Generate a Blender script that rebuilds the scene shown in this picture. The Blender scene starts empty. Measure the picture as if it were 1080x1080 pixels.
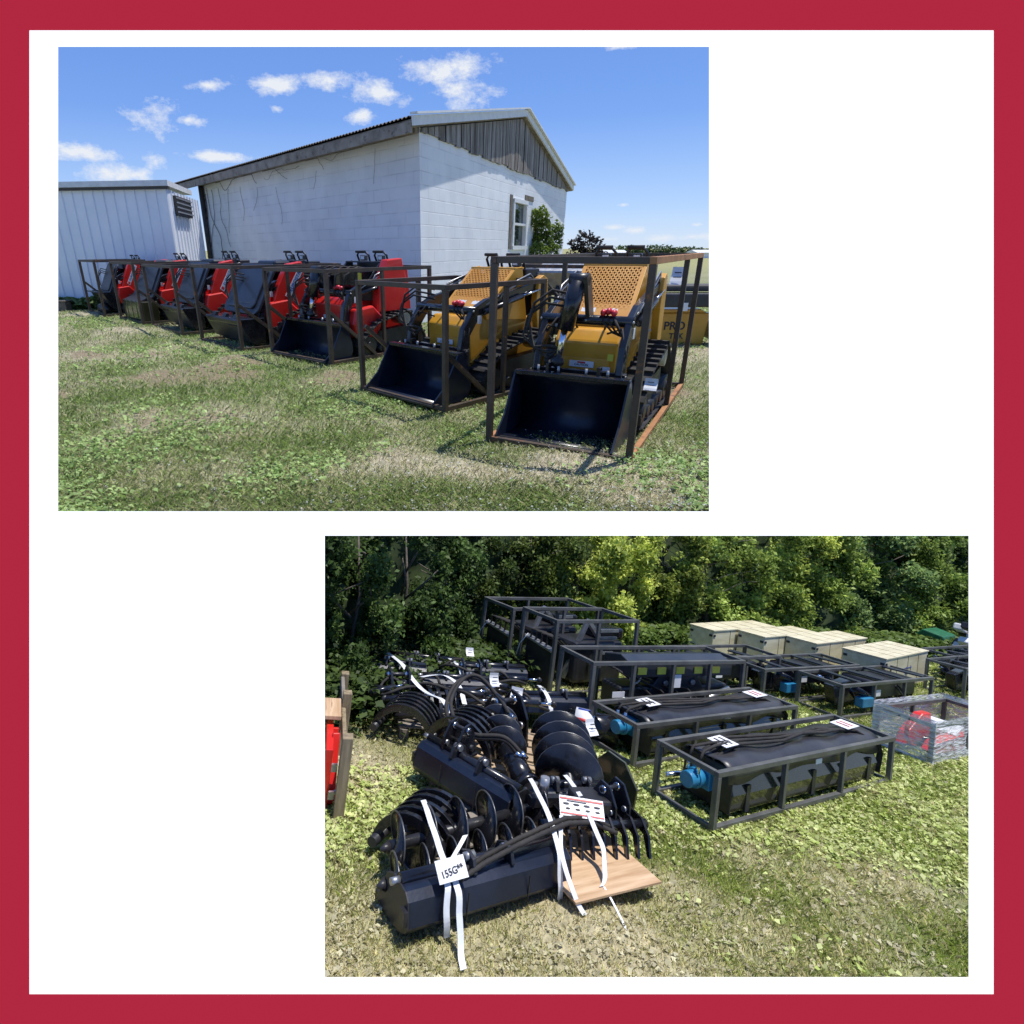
import bpy, bmesh, math, random
import numpy as np
from mathutils import Vector, Matrix
PI = math.pi
rnd = random.Random(7)
rng = np.random.default_rng(11)
scn = bpy.context.scene
COL = scn.collection

# ---------------------------------------------------------------- frames
# Two yards: the farmyard (level ground, drawn at YARD scale) and the shaded
# lot, whose ground falls away from the viewer.
YARD = 6.5
EYE = 1.6 * YARD
PITCH, ROLL, F = math.atan(238 / 600), math.radians(0.3), 600.0

def cam_rot(p, r):
    cp, sp, cr, sr = math.cos(p), math.sin(p), math.cos(r), math.sin(r)
    A = Matrix(((1, 0, 0), (0, sp, cp), (0, -cp, sp)))
    B = Matrix(((cr, -sr, 0), (sr, cr, 0), (0, 0, 1)))
    return B @ A
RT = cam_rot(PITCH, ROLL)
RB = cam_rot(math.radians(-1.4725), math.radians(-7.02))
M_T = Matrix.Scale(YARD, 4)
M_B = Matrix.Translation((0, 0, EYE)) @ (RT.transposed() @ RB).to_4x4() @ Matrix.Translation((0, 0, -2.2))
CAMM = Matrix.Translation((0, 0, EYE)) @ RT.transposed().to_4x4()
FR = {'T': M_T, 'B': M_B, 'C': CAMM}

# ---------------------------------------------------------------- materials
def newmat(name):
    m = bpy.data.materials.new(name); m.use_nodes = True
    nt = m.node_tree; nt.nodes.clear()
    out = nt.nodes.new('ShaderNodeOutputMaterial')
    return m, nt, out
def N(nt, t, **kw):
    n = nt.nodes.new(t)
    for k, v in kw.items():
        if k.startswith('i_'):
            n.inputs[k[2:].replace('_', ' ')].default_value = v
        else: setattr(n, k, v)
    return n
def ramp(nt, src, stops):
    r = N(nt, 'ShaderNodeValToRGB')
    e = r.color_ramp.elements
    while len(e) < len(stops): e.new(0.5)
    for q, (p, c) in zip(e, stops):
        q.position = p; q.color = (*c, 1) if len(c) == 3 else c
    nt.links.new(src, r.inputs[0]); return r.outputs[0]
def surf(name, c1, c2, rough=.5, metal=0, scale=6, bump=.2, bscale=60, detail=6, rv=.15, spots=None, coat=0, lo=.35, hi=.65, st=None):
    """Two-tone noisy surface with roughness variation and fine bump."""
    m, nt, out = newmat(name)
    tc = N(nt, 'ShaderNodeTexCoord')
    oi = N(nt, 'ShaderNodeObjectInfo')
    add = N(nt, 'ShaderNodeVectorMath', operation='ADD')
    mul = N(nt, 'ShaderNodeMath', operation='MULTIPLY'); mul.inputs[1].default_value = 37
    nt.links.new(oi.outputs['Random'], mul.inputs[0])
    nt.links.new(tc.outputs['Object'], add.inputs[0]); nt.links.new(mul.outputs[0], add.inputs[1])
    if st:
        mp_ = N(nt, 'ShaderNodeMapping'); mp_.inputs['Scale'].default_value = st; nt.links.new(add.outputs[0], mp_.inputs[0]); add = mp_
    n1 = N(nt, 'ShaderNodeTexNoise'); n1.inputs['Scale'].default_value = scale; n1.inputs['Detail'].default_value = detail; n1.inputs['Roughness'].default_value = .62
    nt.links.new(add.outputs[0], n1.inputs['Vector'])
    col = ramp(nt, n1.outputs[0], [(lo, c1), (hi, c2)])
    b = N(nt, 'ShaderNodeBsdfPrincipled')
    if spots:
        n3 = N(nt, 'ShaderNodeTexNoise'); n3.inputs['Scale'].default_value = spots[1]; n3.inputs['Detail'].default_value = 8; n3.inputs['Roughness'].default_value = .7
        nt.links.new(add.outputs[0], n3.inputs['Vector'])
        f = ramp(nt, n3.outputs[0], [(spots[2], (0, 0, 0)), (spots[2] + .08, (1, 1, 1))])
        mx = N(nt, 'ShaderNodeMix', data_type='RGBA'); mx.inputs[7].default_value = (*spots[0], 1)
        nt.links.new(f, mx.inputs[0]); nt.links.new(col, mx.inputs[6]); col = mx.outputs[2]
    nt.links.new(col, b.inputs['Base Color'])
    b.inputs['Metallic'].default_value = metal
    b.inputs['Coat Weight'].default_value = coat
    mr = N(nt, 'ShaderNodeMapRange'); mr.inputs[3].default_value = max(.03, rough - rv); mr.inputs[4].default_value = min(1, rough + rv)
    n2 = N(nt, 'ShaderNodeTexNoise'); n2.inputs['Scale'].default_value = bscale; n2.inputs['Detail'].default_value = 4
    nt.links.new(add.outputs[0], n2.inputs['Vector'])
    nt.links.new(n1.outputs[0], mr.inputs[0]); nt.links.new(mr.outputs[0], b.inputs['Roughness'])
    if bump:
        bp = N(nt, 'ShaderNodeBump'); bp.inputs['Strength'].default_value = bump; bp.inputs['Distance'].default_value = .004
        nt.links.new(n2.outputs[0], bp.inputs['Height']); nt.links.new(bp.outputs[0], b.inputs['Normal'])
    nt.links.new(b.outputs[0], out.inputs[0]); return m

MT = {}
MT['cage'] = surf('brown_steel', (.055, .042, .033), (.10, .072, .05), .55, .2, 5, .3, 80, spots=((.28, .11, .035), 7, .60))
MT['cage_rust'] = surf('rusty_steel', (.30, .13, .045), (.42, .2, .08), .7, .1, 6, .4, 60, spots=((.1, .06, .04), 5, .56))
MT['cage2'] = surf('grey_steel', (.10, .10, .095), (.17, .17, .16), .42, .3, 5, .25, 80, spots=((.17, .14, .1), 9, .66))
MT['black'] = surf('black_paint', (.006, .006, .008), (.018, .019, .024), .24, 0, 4, .15, 40, spots=((.06, .055, .048), 14, .64), rv=.14, coat=.25)
MT['edge_glint'] = surf('painted_edge_glint', (.07, .07, .075), (.18, .18, .18), .35, .6, 9, .2, 60)  # pale metal tone painted as the edge highlight of the auger flights
MT['black2'] = surf('black_satin', (.012, .012, .014), (.032, .032, .036), .38, 0, 5, .2, 60, spots=((.085, .07, .055), 12, .63))
MT['bucket'] = surf('bucket_paint_sky_tint', (.005, .008, .018), (.014, .020, .040), .34, 0, 3, .15, 50, spots=((.07, .065, .06), 10, .65), rv=.1)  # black paint, blue reflection of the sky put into its colour
MT['rubber'] = surf('rubber', (.014, .013, .013), (.04, .036, .032), .8, 0, 8, .5, 90)
MT['hood'] = surf('grey_black_hood', (.02, .024, .032), (.035, .04, .05), .38, 0, 3, .2, 20, coat=.2)
MT['yellow'] = surf('yellow_paint', (.60, .29, .022), (.70, .35, .035), .38, 0, 3, .15, 30, spots=((.30, .16, .04), 8, .70), coat=.3)
MT['orange'] = surf('orange_grille_paint', (.62, .27, .04), (.72, .36, .08), .5, 0, 3, .15, 30)
MT['red'] = surf('red_paint', (.60, .016, .012), (.74, .026, .016), .35, 0, 3, .1, 30, coat=.3)
MT['cap'] = surf('red_plastic', (.5, .015, .03), (.62, .03, .05), .4, 0, 5, .1, 30)
MT['chrome'] = surf('chrome_rod', (.65, .66, .68), (.8, .8, .82), .15, 1, 6, 0, 30, rv=.05)
MT['steel'] = surf('bright_steel', (.35, .35, .35), (.5, .5, .5), .4, .8, 12, .2, 60)
MT['label'] = surf('white_label', (.72, .73, .74), (.82, .82, .82), .5, 0, 9, 0, 30)
MT['ink'] = surf('dark_ink', (.02, .02, .03), (.03, .03, .04), .6, 0, 9, 0, 30)
MT['redink'] = surf('red_ink', (.5, .03, .03), (.6, .04, .04), .5, 0, 9, 0, 30)
MT['blueink'] = surf('blue_ink', (.02, .05, .3), (.03, .07, .35), .5, 0, 9, 0, 30)
MT['yellowtag'] = surf('yellow_sticker', (.65, .6, .05), (.75, .7, .08), .5, 0, 9, 0, 30)
MT['strap'] = surf('white_strap', (.66, .68, .70), (.80, .81, .82), .45, 0, 12, .3, 200)
MT['blue'] = surf('blue_motor_paint', (.015, .16, .33), (.03, .25, .45), .4, 0, 8, .2, 40, coat=.2)
MT['ply'] = surf('plywood', (.44, .27, .14), (.66, .46, .28), .75, 0, 3, .3, 60, spots=((.30, .18, .10), 4, .60), st=(.6, 7, 1))
MT['wood'] = surf('pallet_wood', (.32, .22, .13), (.54, .40, .26), .8, 0, 4, .5, 40, st=(.6, 7, 1))
MT['woodgrey'] = surf('grey_pallet_wood', (.17, .15, .12), (.28, .24, .2), .85, 0, 5, .5, 40)
MT['post'] = surf('tan_post', (.18, .135, .08), (.34, .27, .16), .75, 0, 5, .4, 40, st=(6, 6, .7))
MT['crate'] = surf('cream_crate', (.54, .48, .31), (.70, .65, .46), .6, 0, 2.6, .2, 30, spots=((.44, .36, .22), 4, .62), st=(.7, 4, 4))
MT['seam'] = surf('crate_seam', (.16, .14, .09), (.22, .19, .12), .7, 0, 5, 0, 30)
MT['whitemetal'] = surf('white_sheet_metal', (.76, .80, .86), (.84, .87, .92), .4, 0, 1.2, .05, 20, spots=((.50, .50, .50), 14, .74))
MT['trim'] = surf('grey_white_trim', (.62, .63, .62), (.74, .75, .74), .5, .0, 5, .1, 30)
MT['roof'] = surf('dark_roof', (.05, .045, .04), (.10, .085, .07), .6, .3, 5, .3, 30)
MT['soffit'] = surf('weathered_soffit', (.16, .13, .10), (.34, .30, .25), .85, 0, 2.5, .5, 30, spots=((.09, .07, .05), 4, .56))
MT['darktrim'] = surf('dark_trim', (.05, .045, .04), (.08, .07, .06), .7, 0, 5, .2, 30)
MT['vine'] = surf('dry_vine', (.07, .055, .045), (.13, .10, .08), .9, 0, 20, 0, 30)
MT['trunk'] = surf('tree_bark', (.10, .085, .07), (.20, .17, .14), .9, 0, 14, .8, 40)
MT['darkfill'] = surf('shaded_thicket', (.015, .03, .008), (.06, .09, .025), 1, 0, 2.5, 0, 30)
MT['flap'] = surf('black_rubber_flap', (.02, .02, .024), (.05, .05, .055), .36, 0, 2.5, .35, 14, rv=.12)
MT['grass_sheen'] = surf('black_gloss_grass_sheen', (.03, .03, .014), (.075, .072, .035), .16, 0, 2, .1, 20, coat=.4)  # glossy black, the reflection of the grass put into its colour
MT['greenitem'] = surf('green_paint', (.01, .10, .04), (.02, .16, .07), .5, 0, 5, .2, 30)
MT['stone'] = surf('old_stone', (.1, .08, .06), (.2, .17, .13), .9, 0, 8, .5, 30)

def mat_block():
    m, nt, out = newmat('painted_block_wall')
    tc = N(nt, 'ShaderNodeTexCoord')
    br = N(nt, 'ShaderNodeTexBrick'); br.offset = .5
    br.inputs['Scale'].default_value = 1; br.inputs['Brick Width'].default_value = .62; br.inputs['Row Height'].default_value = .26
    br.inputs['Mortar Size'].default_value = .012; br.inputs['Mortar Smooth'].default_value = .4
    br.inputs['Color1'].default_value = (.86, .875, .89, 1); br.inputs['Color2'].default_value = (.78, .80, .84, 1); br.inputs['Mortar'].default_value = (.66, .67, .70, 1)
    nt.links.new(tc.outputs['UV'], br.inputs['Vector'])
    n1 = N(nt, 'ShaderNodeTexNoise'); n1.inputs['Scale'].default_value = .8; n1.inputs['Detail'].default_value = 8
    nt.links.new(tc.outputs['UV'], n1.inputs['Vector'])
    v = ramp(nt, n1.outputs[0], [(.3, (.86, .86, .86)), (.7, (1, 1, 1))])
    mx = N(nt, 'ShaderNodeMix', data_type='RGBA', blend_type='MULTIPLY'); mx.inputs[0].default_value = 1
    # mortar fades in and out under many coats of paint
    n4 = N(nt, 'ShaderNodeTexNoise'); n4.inputs['Scale'].default_value = 1.7; n4.inputs['Detail'].default_value = 5
    nt.links.new(tc.outputs['UV'], n4.inputs['Vector'])
    fade = ramp(nt, n4.outputs[0], [(.40, (0, 0, 0)), (.62, (1, 1, 1))])
    mo = N(nt, 'ShaderNodeMix', data_type='RGBA'); mo.inputs[6].default_value = (.85, .865, .885, 1)
    nt.links.new(fade, mo.inputs[0]); nt.links.new(br.outputs[0], mo.inputs[7])
    nt.links.new(mo.outputs[2], mx.inputs[6]); nt.links.new(v, mx.inputs[7])
    # dirt spatter
    n5 = N(nt, 'ShaderNodeTexNoise'); n5.inputs['Scale'].default_value = 5; n5.inputs['Detail'].default_value = 12; n5.inputs['Roughness'].default_value = .75
    nt.links.new(tc.outputs['UV'], n5.inputs['Vector'])
    f5 = ramp(nt, n5.outputs[0], [(.66, (0, 0, 0)), (.76, (.6, .6, .6))])
    m5 = N(nt, 'ShaderNodeMix', data_type='RGBA'); m5.inputs[7].default_value = (.36, .31, .25, 1)
    nt.links.new(f5, m5.inputs[0]); nt.links.new(mx.outputs[2], m5.inputs[6])
    b = N(nt, 'ShaderNodeBsdfPrincipled'); b.inputs['Roughness'].default_value = .7
    nt.links.new(m5.outputs[2], b.inputs['Base Color'])
    bp = N(nt, 'ShaderNodeBump'); bp.inputs['Strength'].default_value = .5; bp.inputs['Distance'].default_value = .05; bp.invert = True
    nt.links.new(br.outputs['Fac'], bp.inputs['Height']); nt.links.new(bp.outputs[0], b.inputs['Normal'])
    nt.links.new(b.outputs[0], out.inputs[0]); return m
MT['block'] = mat_block()

def mat_boards():
    m, nt, out = newmat('weathered_boards')
    tc = N(nt, 'ShaderNodeTexCoord')
    mp = N(nt, 'ShaderNodeMapping'); mp.inputs['Scale'].default_value = (5.2, .45, 1)
    nt.links.new(tc.outputs['UV'], mp.inputs['Vector'])
    n1 = N(nt, 'ShaderNodeTexNoise'); n1.inputs['Scale'].default_value = 1.4; n1.inputs['Detail'].default_value = 10; n1.inputs['Roughness'].default_value = .7
    nt.links.new(mp.outputs[0], n1.inputs['Vector'])
    c = ramp(nt, n1.outputs[0], [(.3, (.06, .05, .042)), (.45, (.17, .15, .13)), (.62, (.34, .32, .30)), (.75, (.6, .6, .6))])
    b = N(nt, 'ShaderNodeBsdfPrincipled'); b.inputs['Roughness'].default_value = .85
    nt.links.new(c, b.inputs['Base Color'])
    bp = N(nt, 'ShaderNodeBump'); bp.inputs['Strength'].default_value = .6; bp.inputs['Distance'].default_value = .03
    nt.links.new(n1.outputs[0], bp.inputs['Height']); nt.links.new(bp.outputs[0], b.inputs['Normal'])
    nt.links.new(b.outputs[0], out.inputs[0]); return m
MT['boards'] = mat_boards()

def mat_attr(name, rough=.8, transl=.0, nscale=0, spec=.3):
    m, nt, out = newmat(name)
    at = N(nt, 'ShaderNodeAttribute', attribute_name='Col')
    col = at.outputs['Color']
    b = N(nt, 'ShaderNodeBsdfPrincipled'); b.inputs['Roughness'].default_value = rough; b.inputs['Specular IOR Level'].default_value = spec
    if nscale:
        tc = N(nt, 'ShaderNodeTexCoord')
        n1 = N(nt, 'ShaderNodeTexNoise'); n1.inputs['Scale'].default_value = nscale; n1.inputs['Detail'].default_value = 10; n1.inputs['Roughness'].default_value = .75
        nt.links.new(tc.outputs['Object'], n1.inputs['Vector'])
        v = ramp(nt, n1.outputs[0], [(.3, (.35, .35, .35)), (.7, (1.45, 1.45, 1.45))])
        mx = N(nt, 'ShaderNodeMix', data_type='RGBA', blend_type='MULTIPLY'); mx.inputs[0].default_value = 1
        nt.links.new(col, mx.inputs[6]); nt.links.new(v, mx.inputs[7]); col = mx.outputs[2]
        bp = N(nt, 'ShaderNodeBump'); bp.inputs['Strength'].default_value = .7; bp.inputs['Distance'].default_value = .02
        nt.links.new(n1.outputs[0], bp.inputs['Height']); nt.links.new(bp.outputs[0], b.inputs['Normal'])
    nt.links.new(col, b.inputs['Base Color'])
    if transl:
        t = N(nt, 'ShaderNodeBsdfTranslucent'); nt.links.new(col, t.inputs[0])
        ms = N(nt, 'ShaderNodeMixShader'); ms.inputs[0].default_value = transl
        nt.links.new(b.outputs[0], ms.inputs[1]); nt.links.new(t.outputs[0], ms.inputs[2])
        nt.links.new(ms.outputs[0], out.inputs[0])
    else: nt.links.new(b.outputs[0], out.inputs[0])
    return m
MT['soil'] = mat_attr('lawn_soil', .95, 0, 22, .1)
MT['blade'] = mat_attr('grass_blades', .7, .3, 0, .25)
MT['leaf'] = mat_attr('leaves', .55, .35, 0, .35)

def mat_glass():
    m, nt, out = newmat('window_glass')
    b = N(nt, 'ShaderNodeBsdfPrincipled'); b.inputs['Base Color'].default_value = (.03, .045, .045, 1); b.inputs['Roughness'].default_value = .06
    n1 = N(nt, 'ShaderNodeTexNoise'); n1.inputs['Scale'].default_value = 3
    c = ramp(nt, n1.outputs[0], [(.4, (.02, .03, .03)), (.6, (.10, .13, .12))]); nt.links.new(c, b.inputs['Base Color'])
    nt.links.new(b.outputs[0], out.inputs[0]); return m
MT['glass'] = mat_glass()
def mat_wrap():
    m, nt, out = newmat('stretch_wrap')
    tc = N(nt, 'ShaderNodeTexCoord'); mp = N(nt, 'ShaderNodeMapping'); mp.inputs['Scale'].default_value = (3, 3, 14); mp.inputs['Rotation'].default_value = (.2, .35, 0)
    nt.links.new(tc.outputs['Object'], mp.inputs[0])
    n1 = N(nt, 'ShaderNodeTexNoise'); n1.inputs['Scale'].default_value = 3; n1.inputs['Detail'].default_value = 7; nt.links.new(mp.outputs[0], n1.inputs[0])
    g = N(nt, 'ShaderNodeBsdfPrincipled'); g.inputs['Base Color'].default_value = (.8, .82, .85, 1); g.inputs['Roughness'].default_value = .18
    t = N(nt, 'ShaderNodeBsdfTransparent')
    f = ramp(nt, n1.outputs[0], [(.32, (.22, .22, .22)), (.62, (.88, .88, .88))])
    bp = N(nt, 'ShaderNodeBump'); bp.inputs['Strength'].default_value = .9; bp.inputs['Distance'].default_value = .03
    nt.links.new(n1.outputs[0], bp.inputs['Height']); nt.links.new(bp.outputs[0], g.inputs['Normal'])
    ms = N(nt, 'ShaderNodeMixShader'); nt.links.new(f, ms.inputs[0]); nt.links.new(t.outputs[0], ms.inputs[1]); nt.links.new(g.outputs[0], ms.inputs[2])
    nt.links.new(ms.outputs[0], out.inputs[0]); return m
MT['wrap'] = mat_wrap()
def mat_glow(name, c, s):
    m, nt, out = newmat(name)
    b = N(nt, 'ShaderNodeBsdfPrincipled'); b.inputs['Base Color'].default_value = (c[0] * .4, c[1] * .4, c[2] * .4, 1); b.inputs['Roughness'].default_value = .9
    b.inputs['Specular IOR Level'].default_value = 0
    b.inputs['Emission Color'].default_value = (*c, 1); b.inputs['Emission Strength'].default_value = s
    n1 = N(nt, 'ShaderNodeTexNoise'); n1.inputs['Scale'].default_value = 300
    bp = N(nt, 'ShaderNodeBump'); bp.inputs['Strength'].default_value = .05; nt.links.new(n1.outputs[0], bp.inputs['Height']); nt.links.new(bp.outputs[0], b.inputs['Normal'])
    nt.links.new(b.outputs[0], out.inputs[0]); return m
MT['glow_white'] = mat_glow('emissive_white_panel', (1, 1, 1), 1.0)  # emission added so the board front, out of the sun, shows white
MT['glow_red'] = mat_glow('emissive_red_frame', (.407, .0194, .041), .86)  # red border glows the same way, by added emission

# ---------------------------------------------------------------- mesh builder
class MB:
    def __init__(s): s.v = []; s.f = []; s.sm = []; s.uv = None
    def add(s, vs, fs, smooth=False):
        b = len(s.v); s.v += [tuple(v) for v in vs]
        s.f += [tuple(b + i for i in f) for f in fs]; s.sm += [smooth] * len(fs); return s
    def box(s, c, d, rot=None):
        x, y, z = d[0] / 2, d[1] / 2, d[2] / 2
        vs = [Vector((a * x, b * y, e * z)) for a in (-1, 1) for b in (-1, 1) for e in (-1, 1)]
        if rot is not None: vs = [rot @ v for v in vs]
        c = Vector(c)
        return s.add([v + c for v in vs], [(0, 1, 3, 2), (4, 6, 7, 5), (0, 4, 5, 1), (2, 3, 7, 6), (0, 2, 6, 4), (1, 5, 7, 3)])
    def beam(s, p, q, w, h=None, up=(0, 0, 1)):
        h = h or w; p, q = Vector(p), Vector(q); d = (q - p)
        L = d.length; d.normalize(); up = Vector(up)
        if abs(d.dot(up)) > .98: up = Vector((0, 1, 0))
        x = d.cross(up).normalized(); z = x.cross(d).normalized()
        R = Matrix((x, d, z)).transposed()
        return s.box((p + q) / 2, (w, L, h), R)
    def tube(s, pts, r, n=8, cap=True):
        pts = [Vector(p) for p in pts]; m = len(pts)
        rs = r if isinstance(r, (list, tuple)) else [r] * m
        vs = []; up = None
        for i, p in enumerate(pts):
            t = (pts[min(i + 1, m - 1)] - pts[max(i - 1, 0)]).normalized()
            if up is None:
                up = Vector((0, 0, 1)) if abs(t.z) < .9 else Vector((1, 0, 0))
            x = t.cross(up).normalized(); y = x.cross(t).normalized(); up = y
            for k in range(n):
                a = 2 * PI * k / n; vs.append(p + x * math.cos(a) * rs[i] + y * math.sin(a) * rs[i])
        fs = [(i * n + k, i * n + (k + 1) % n, (i + 1) * n + (k + 1) % n, (i + 1) * n + k) for i in range(m - 1) for k in range(n)]
        s.add(vs, fs, True)
        if cap:
            b = len(s.v) - len(vs)
            s.f += [tuple(b + k for k in range(n))[::-1], tuple(b + (m - 1) * n + k for k in range(n))]; s.sm += [False, False]
        return s
    def cyl(s, p, q, r, n=16, r2=None): return s.tube([p, q], [r, r if r2 is None else r2], n)
    def prism(s, poly, a, b, axis='x'):
        n = len(poly)
        def P(t, u, v): return (t, u, v) if axis == 'x' else ((u, t, v) if axis == 'y' else (u, v, t))
        vs = [P(a, *p) for p in poly] + [P(b, *p) for p in poly]
        fs = [tuple(range(n))[::-1], tuple(range(n, 2 * n))] + [(i, (i + 1) % n, n + (i + 1) % n, n + i) for i in range(n)]
        return s.add(vs, fs)
    def shell(s, prof, a, b, t, axis='x', smooth=True):
        """a bent plate: open profile thickened by t, extruded a..b"""
        pr = [Vector(p) for p in prof]; off = []
        for i, p in enumerate(pr):
            d = (pr[min(i + 1, len(pr) - 1)] - pr[max(i - 1, 0)]).normalized()
            off.append(p + Vector((-d.y, d.x)) * t)
        n = len(pr)
        def P(q, v): return (q, v[0], v[1]) if axis == 'x' else (v[0], q, v[1])
        vs = [P(a, p) for p in pr] + [P(b, p) for p in pr] + [P(a, p) for p in off] + [P(b, p) for p in off]
        s.add(vs, [(i, i + 1, n + i + 1, n + i) for i in range(n - 1)] + [(2 * n + i + 1, 2 * n + i, 3 * n + i, 3 * n + i + 1) for i in range(n - 1)], smooth)
        bb = len(s.v) - 4 * n
        ex = [(i + 1, i, 2 * n + i, 2 * n + i + 1) for i in range(n - 1)] + [(n + i, n + i + 1, 3 * n + i + 1, 3 * n + i) for i in range(n - 1)]
        ex += [(0, n, 3 * n, 2 * n), (n - 1, 3 * n - 1, 4 * n - 1, 2 * n - 1)]
        s.f += [tuple(bb + i for i in f) for f in ex]; s.sm += [False] * len(ex); return s
    def ribbon(s, pts, w, t=.003, side=(1, 0, 0)):
        sd = Vector(side).normalized() * w / 2
        pts = [Vector(p) for p in pts]; n = len(pts); vs = []
        for i, p in enumerate(pts):
            d = (pts[min(i + 1, n - 1)] - pts[max(i - 1, 0)]).normalized(); nn = sd.cross(d).normalized() * t
            vs += [p - sd, p + sd, p + sd + nn, p - sd + nn]
        fs = []
        for i in range(n - 1):
            a, b = 4 * i, 4 * i + 4
            fs += [(a + k, a + (k + 1) % 4, b + (k + 1) % 4, b + k) for k in range(4)]
        fs += [(0, 1, 2, 3), (4 * n - 4, 4 * n - 1, 4 * n - 2, 4 * n - 3)]
        return s.add(vs, fs)
    def flight(s, p, q, ri, ro, turns, n=22, t=.006):
        p, q = Vector(p), Vector(q); d = (q - p).normalized(); up = Vector((0, 0, 1))
        if abs(d.z) > .9: up = Vector((1, 0, 0))
        x = d.cross(up).normalized(); y = x.cross(d).normalized(); m = int(turns * n); vs = []
        for i in range(m + 1):
            a = 2 * PI * i / n; c = p + (q - p) * (i / m); e = x * math.cos(a) + y * math.sin(a)
            vs += [c + e * ri, c + e * ro, c + e * ro + d * t, c + e * ri + d * t]
        fs = []
        for i in range(m):
            a, b = 4 * i, 4 * i + 4
            fs += [(a, a + 1, b + 1, b), (a + 1, a + 2, b + 2, b + 1), (a + 2, a + 3, b + 3, b + 2)]
        return s.add(vs, fs, True)
    def ell(s, c, r, nu=12, nv=8):
        c = Vector(c); r = (r, r, r) if not isinstance(r, (tuple, list)) else r; vs = []
        for j in range(nv + 1):
            th = PI * j / nv
            for i in range(nu):
                a = 2 * PI * i / nu; vs.append(c + Vector((r[0] * math.sin(th) * math.cos(a), r[1] * math.sin(th) * math.sin(a), r[2] * math.cos(th))))
        return s.add(vs, [(j * nu + i, (j + 1) * nu + i, (j + 1) * nu + (i + 1) % nu, j * nu + (i + 1) % nu) for j in range(nv) for i in range(nu)], True)
    def xform(s, M):
        s.v = [tuple(M @ Vector(v)) for v in s.v]; return s
    def build(s, name, mat, parent=None, bevel=0):
        me = bpy.data.meshes.new(name); me.from_pydata(s.v, [], s.f); me.validate()
        if len(me.polygons) == len(s.sm): me.polygons.foreach_set('use_smooth', s.sm)
        me.materials.append(MT[mat] if isinstance(mat, str) else mat)
        if s.uv:
            uvl = me.uv_layers.new(name='UVMap')
            for li, l in enumerate(me.loops): uvl.data[li].uv = s.uv[l.vertex_index]
        me.update()
        o = bpy.data.objects.new(name, me); COL.objects.link(o)
        if parent is not None: o.parent = parent
        if bevel:
            b = o.modifiers.new('bevel', 'BEVEL'); b.width = bevel; b.segments = 2; b.limit_method = 'ANGLE'; b.angle_limit = math.radians(35)
        return o

def tag(o, label=None, cat=None, group=None, kind=None):
    if label: o['label'] = label
    if cat: o['category'] = cat
    if group: o['group'] = group
    if kind: o['kind'] = kind
    return o
def setm(o, fr, loc=(0, 0, 0), rz=0, sc=1, tilt=0):
    S = Matrix.Diagonal((*((sc,) * 3 if not isinstance(sc, tuple) else sc), 1))
    o.matrix_world = FR[fr] @ Matrix.Translation(loc) @ Matrix.Rotation(rz, 4, 'Z') @ Matrix.Rotation(tilt, 4, 'X') @ S
    return o
def thing(fr, name, label, cat, loc=(0, 0, 0), rz=0, sc=1, group=None, tilt=0):
    o = bpy.data.objects.new(name, None); COL.objects.link(o); o.empty_display_size = .1
    setm(o, fr, loc, rz, sc, tilt); return tag(o, label, cat, group)
def single(fr, mb, name, mat, label, cat, loc=(0, 0, 0), rz=0, sc=1, group=None, bevel=0, tilt=0):
    o = mb.build(name, mat, None, bevel); setm(o, fr, loc, rz, sc, tilt); return tag(o, label, cat, group)
def struct(fr, mb, name, mat):
    o = mb.build(name, mat); setm(o, fr); o['kind'] = 'structure'; return o
def copy_tree(o, parent=None):
    c = o.copy(); COL.objects.link(c)
    if parent is not None: c.parent = parent
    for ch in list(o.children): copy_tree(ch, c)
    return c
def text_mesh(txt, size, name, mat, parent, M, extrude=.001, bold=0):
    cu = bpy.data.curves.new('t', 'FONT'); cu.body = txt; cu.size = size; cu.extrude = extrude; cu.align_x = 'CENTER'; cu.align_y = 'CENTER'; cu.offset = bold
    to = bpy.data.objects.new('t', cu); COL.objects.link(to)
    dg = bpy.context.evaluated_depsgraph_get(); me = bpy.data.meshes.new_from_object(to.evaluated_get(dg))
    bpy.data.objects.remove(to); me.name = name; me.materials.clear(); me.materials.append(MT[mat])
    me.transform(M)
    o = bpy.data.objects.new(name, me); COL.objects.link(o); o.parent = parent; return o
def basis(o, x, y):
    """matrix with origin o, local x and y axes given (z = x cross y)"""
    x = Vector(x).normalized(); y = Vector(y).normalized(); z = x.cross(y).normalized(); y = z.cross(x)
    M = Matrix((x, y, z)).transposed().to_4x4(); M.translation = Vector(o); return M

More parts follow.
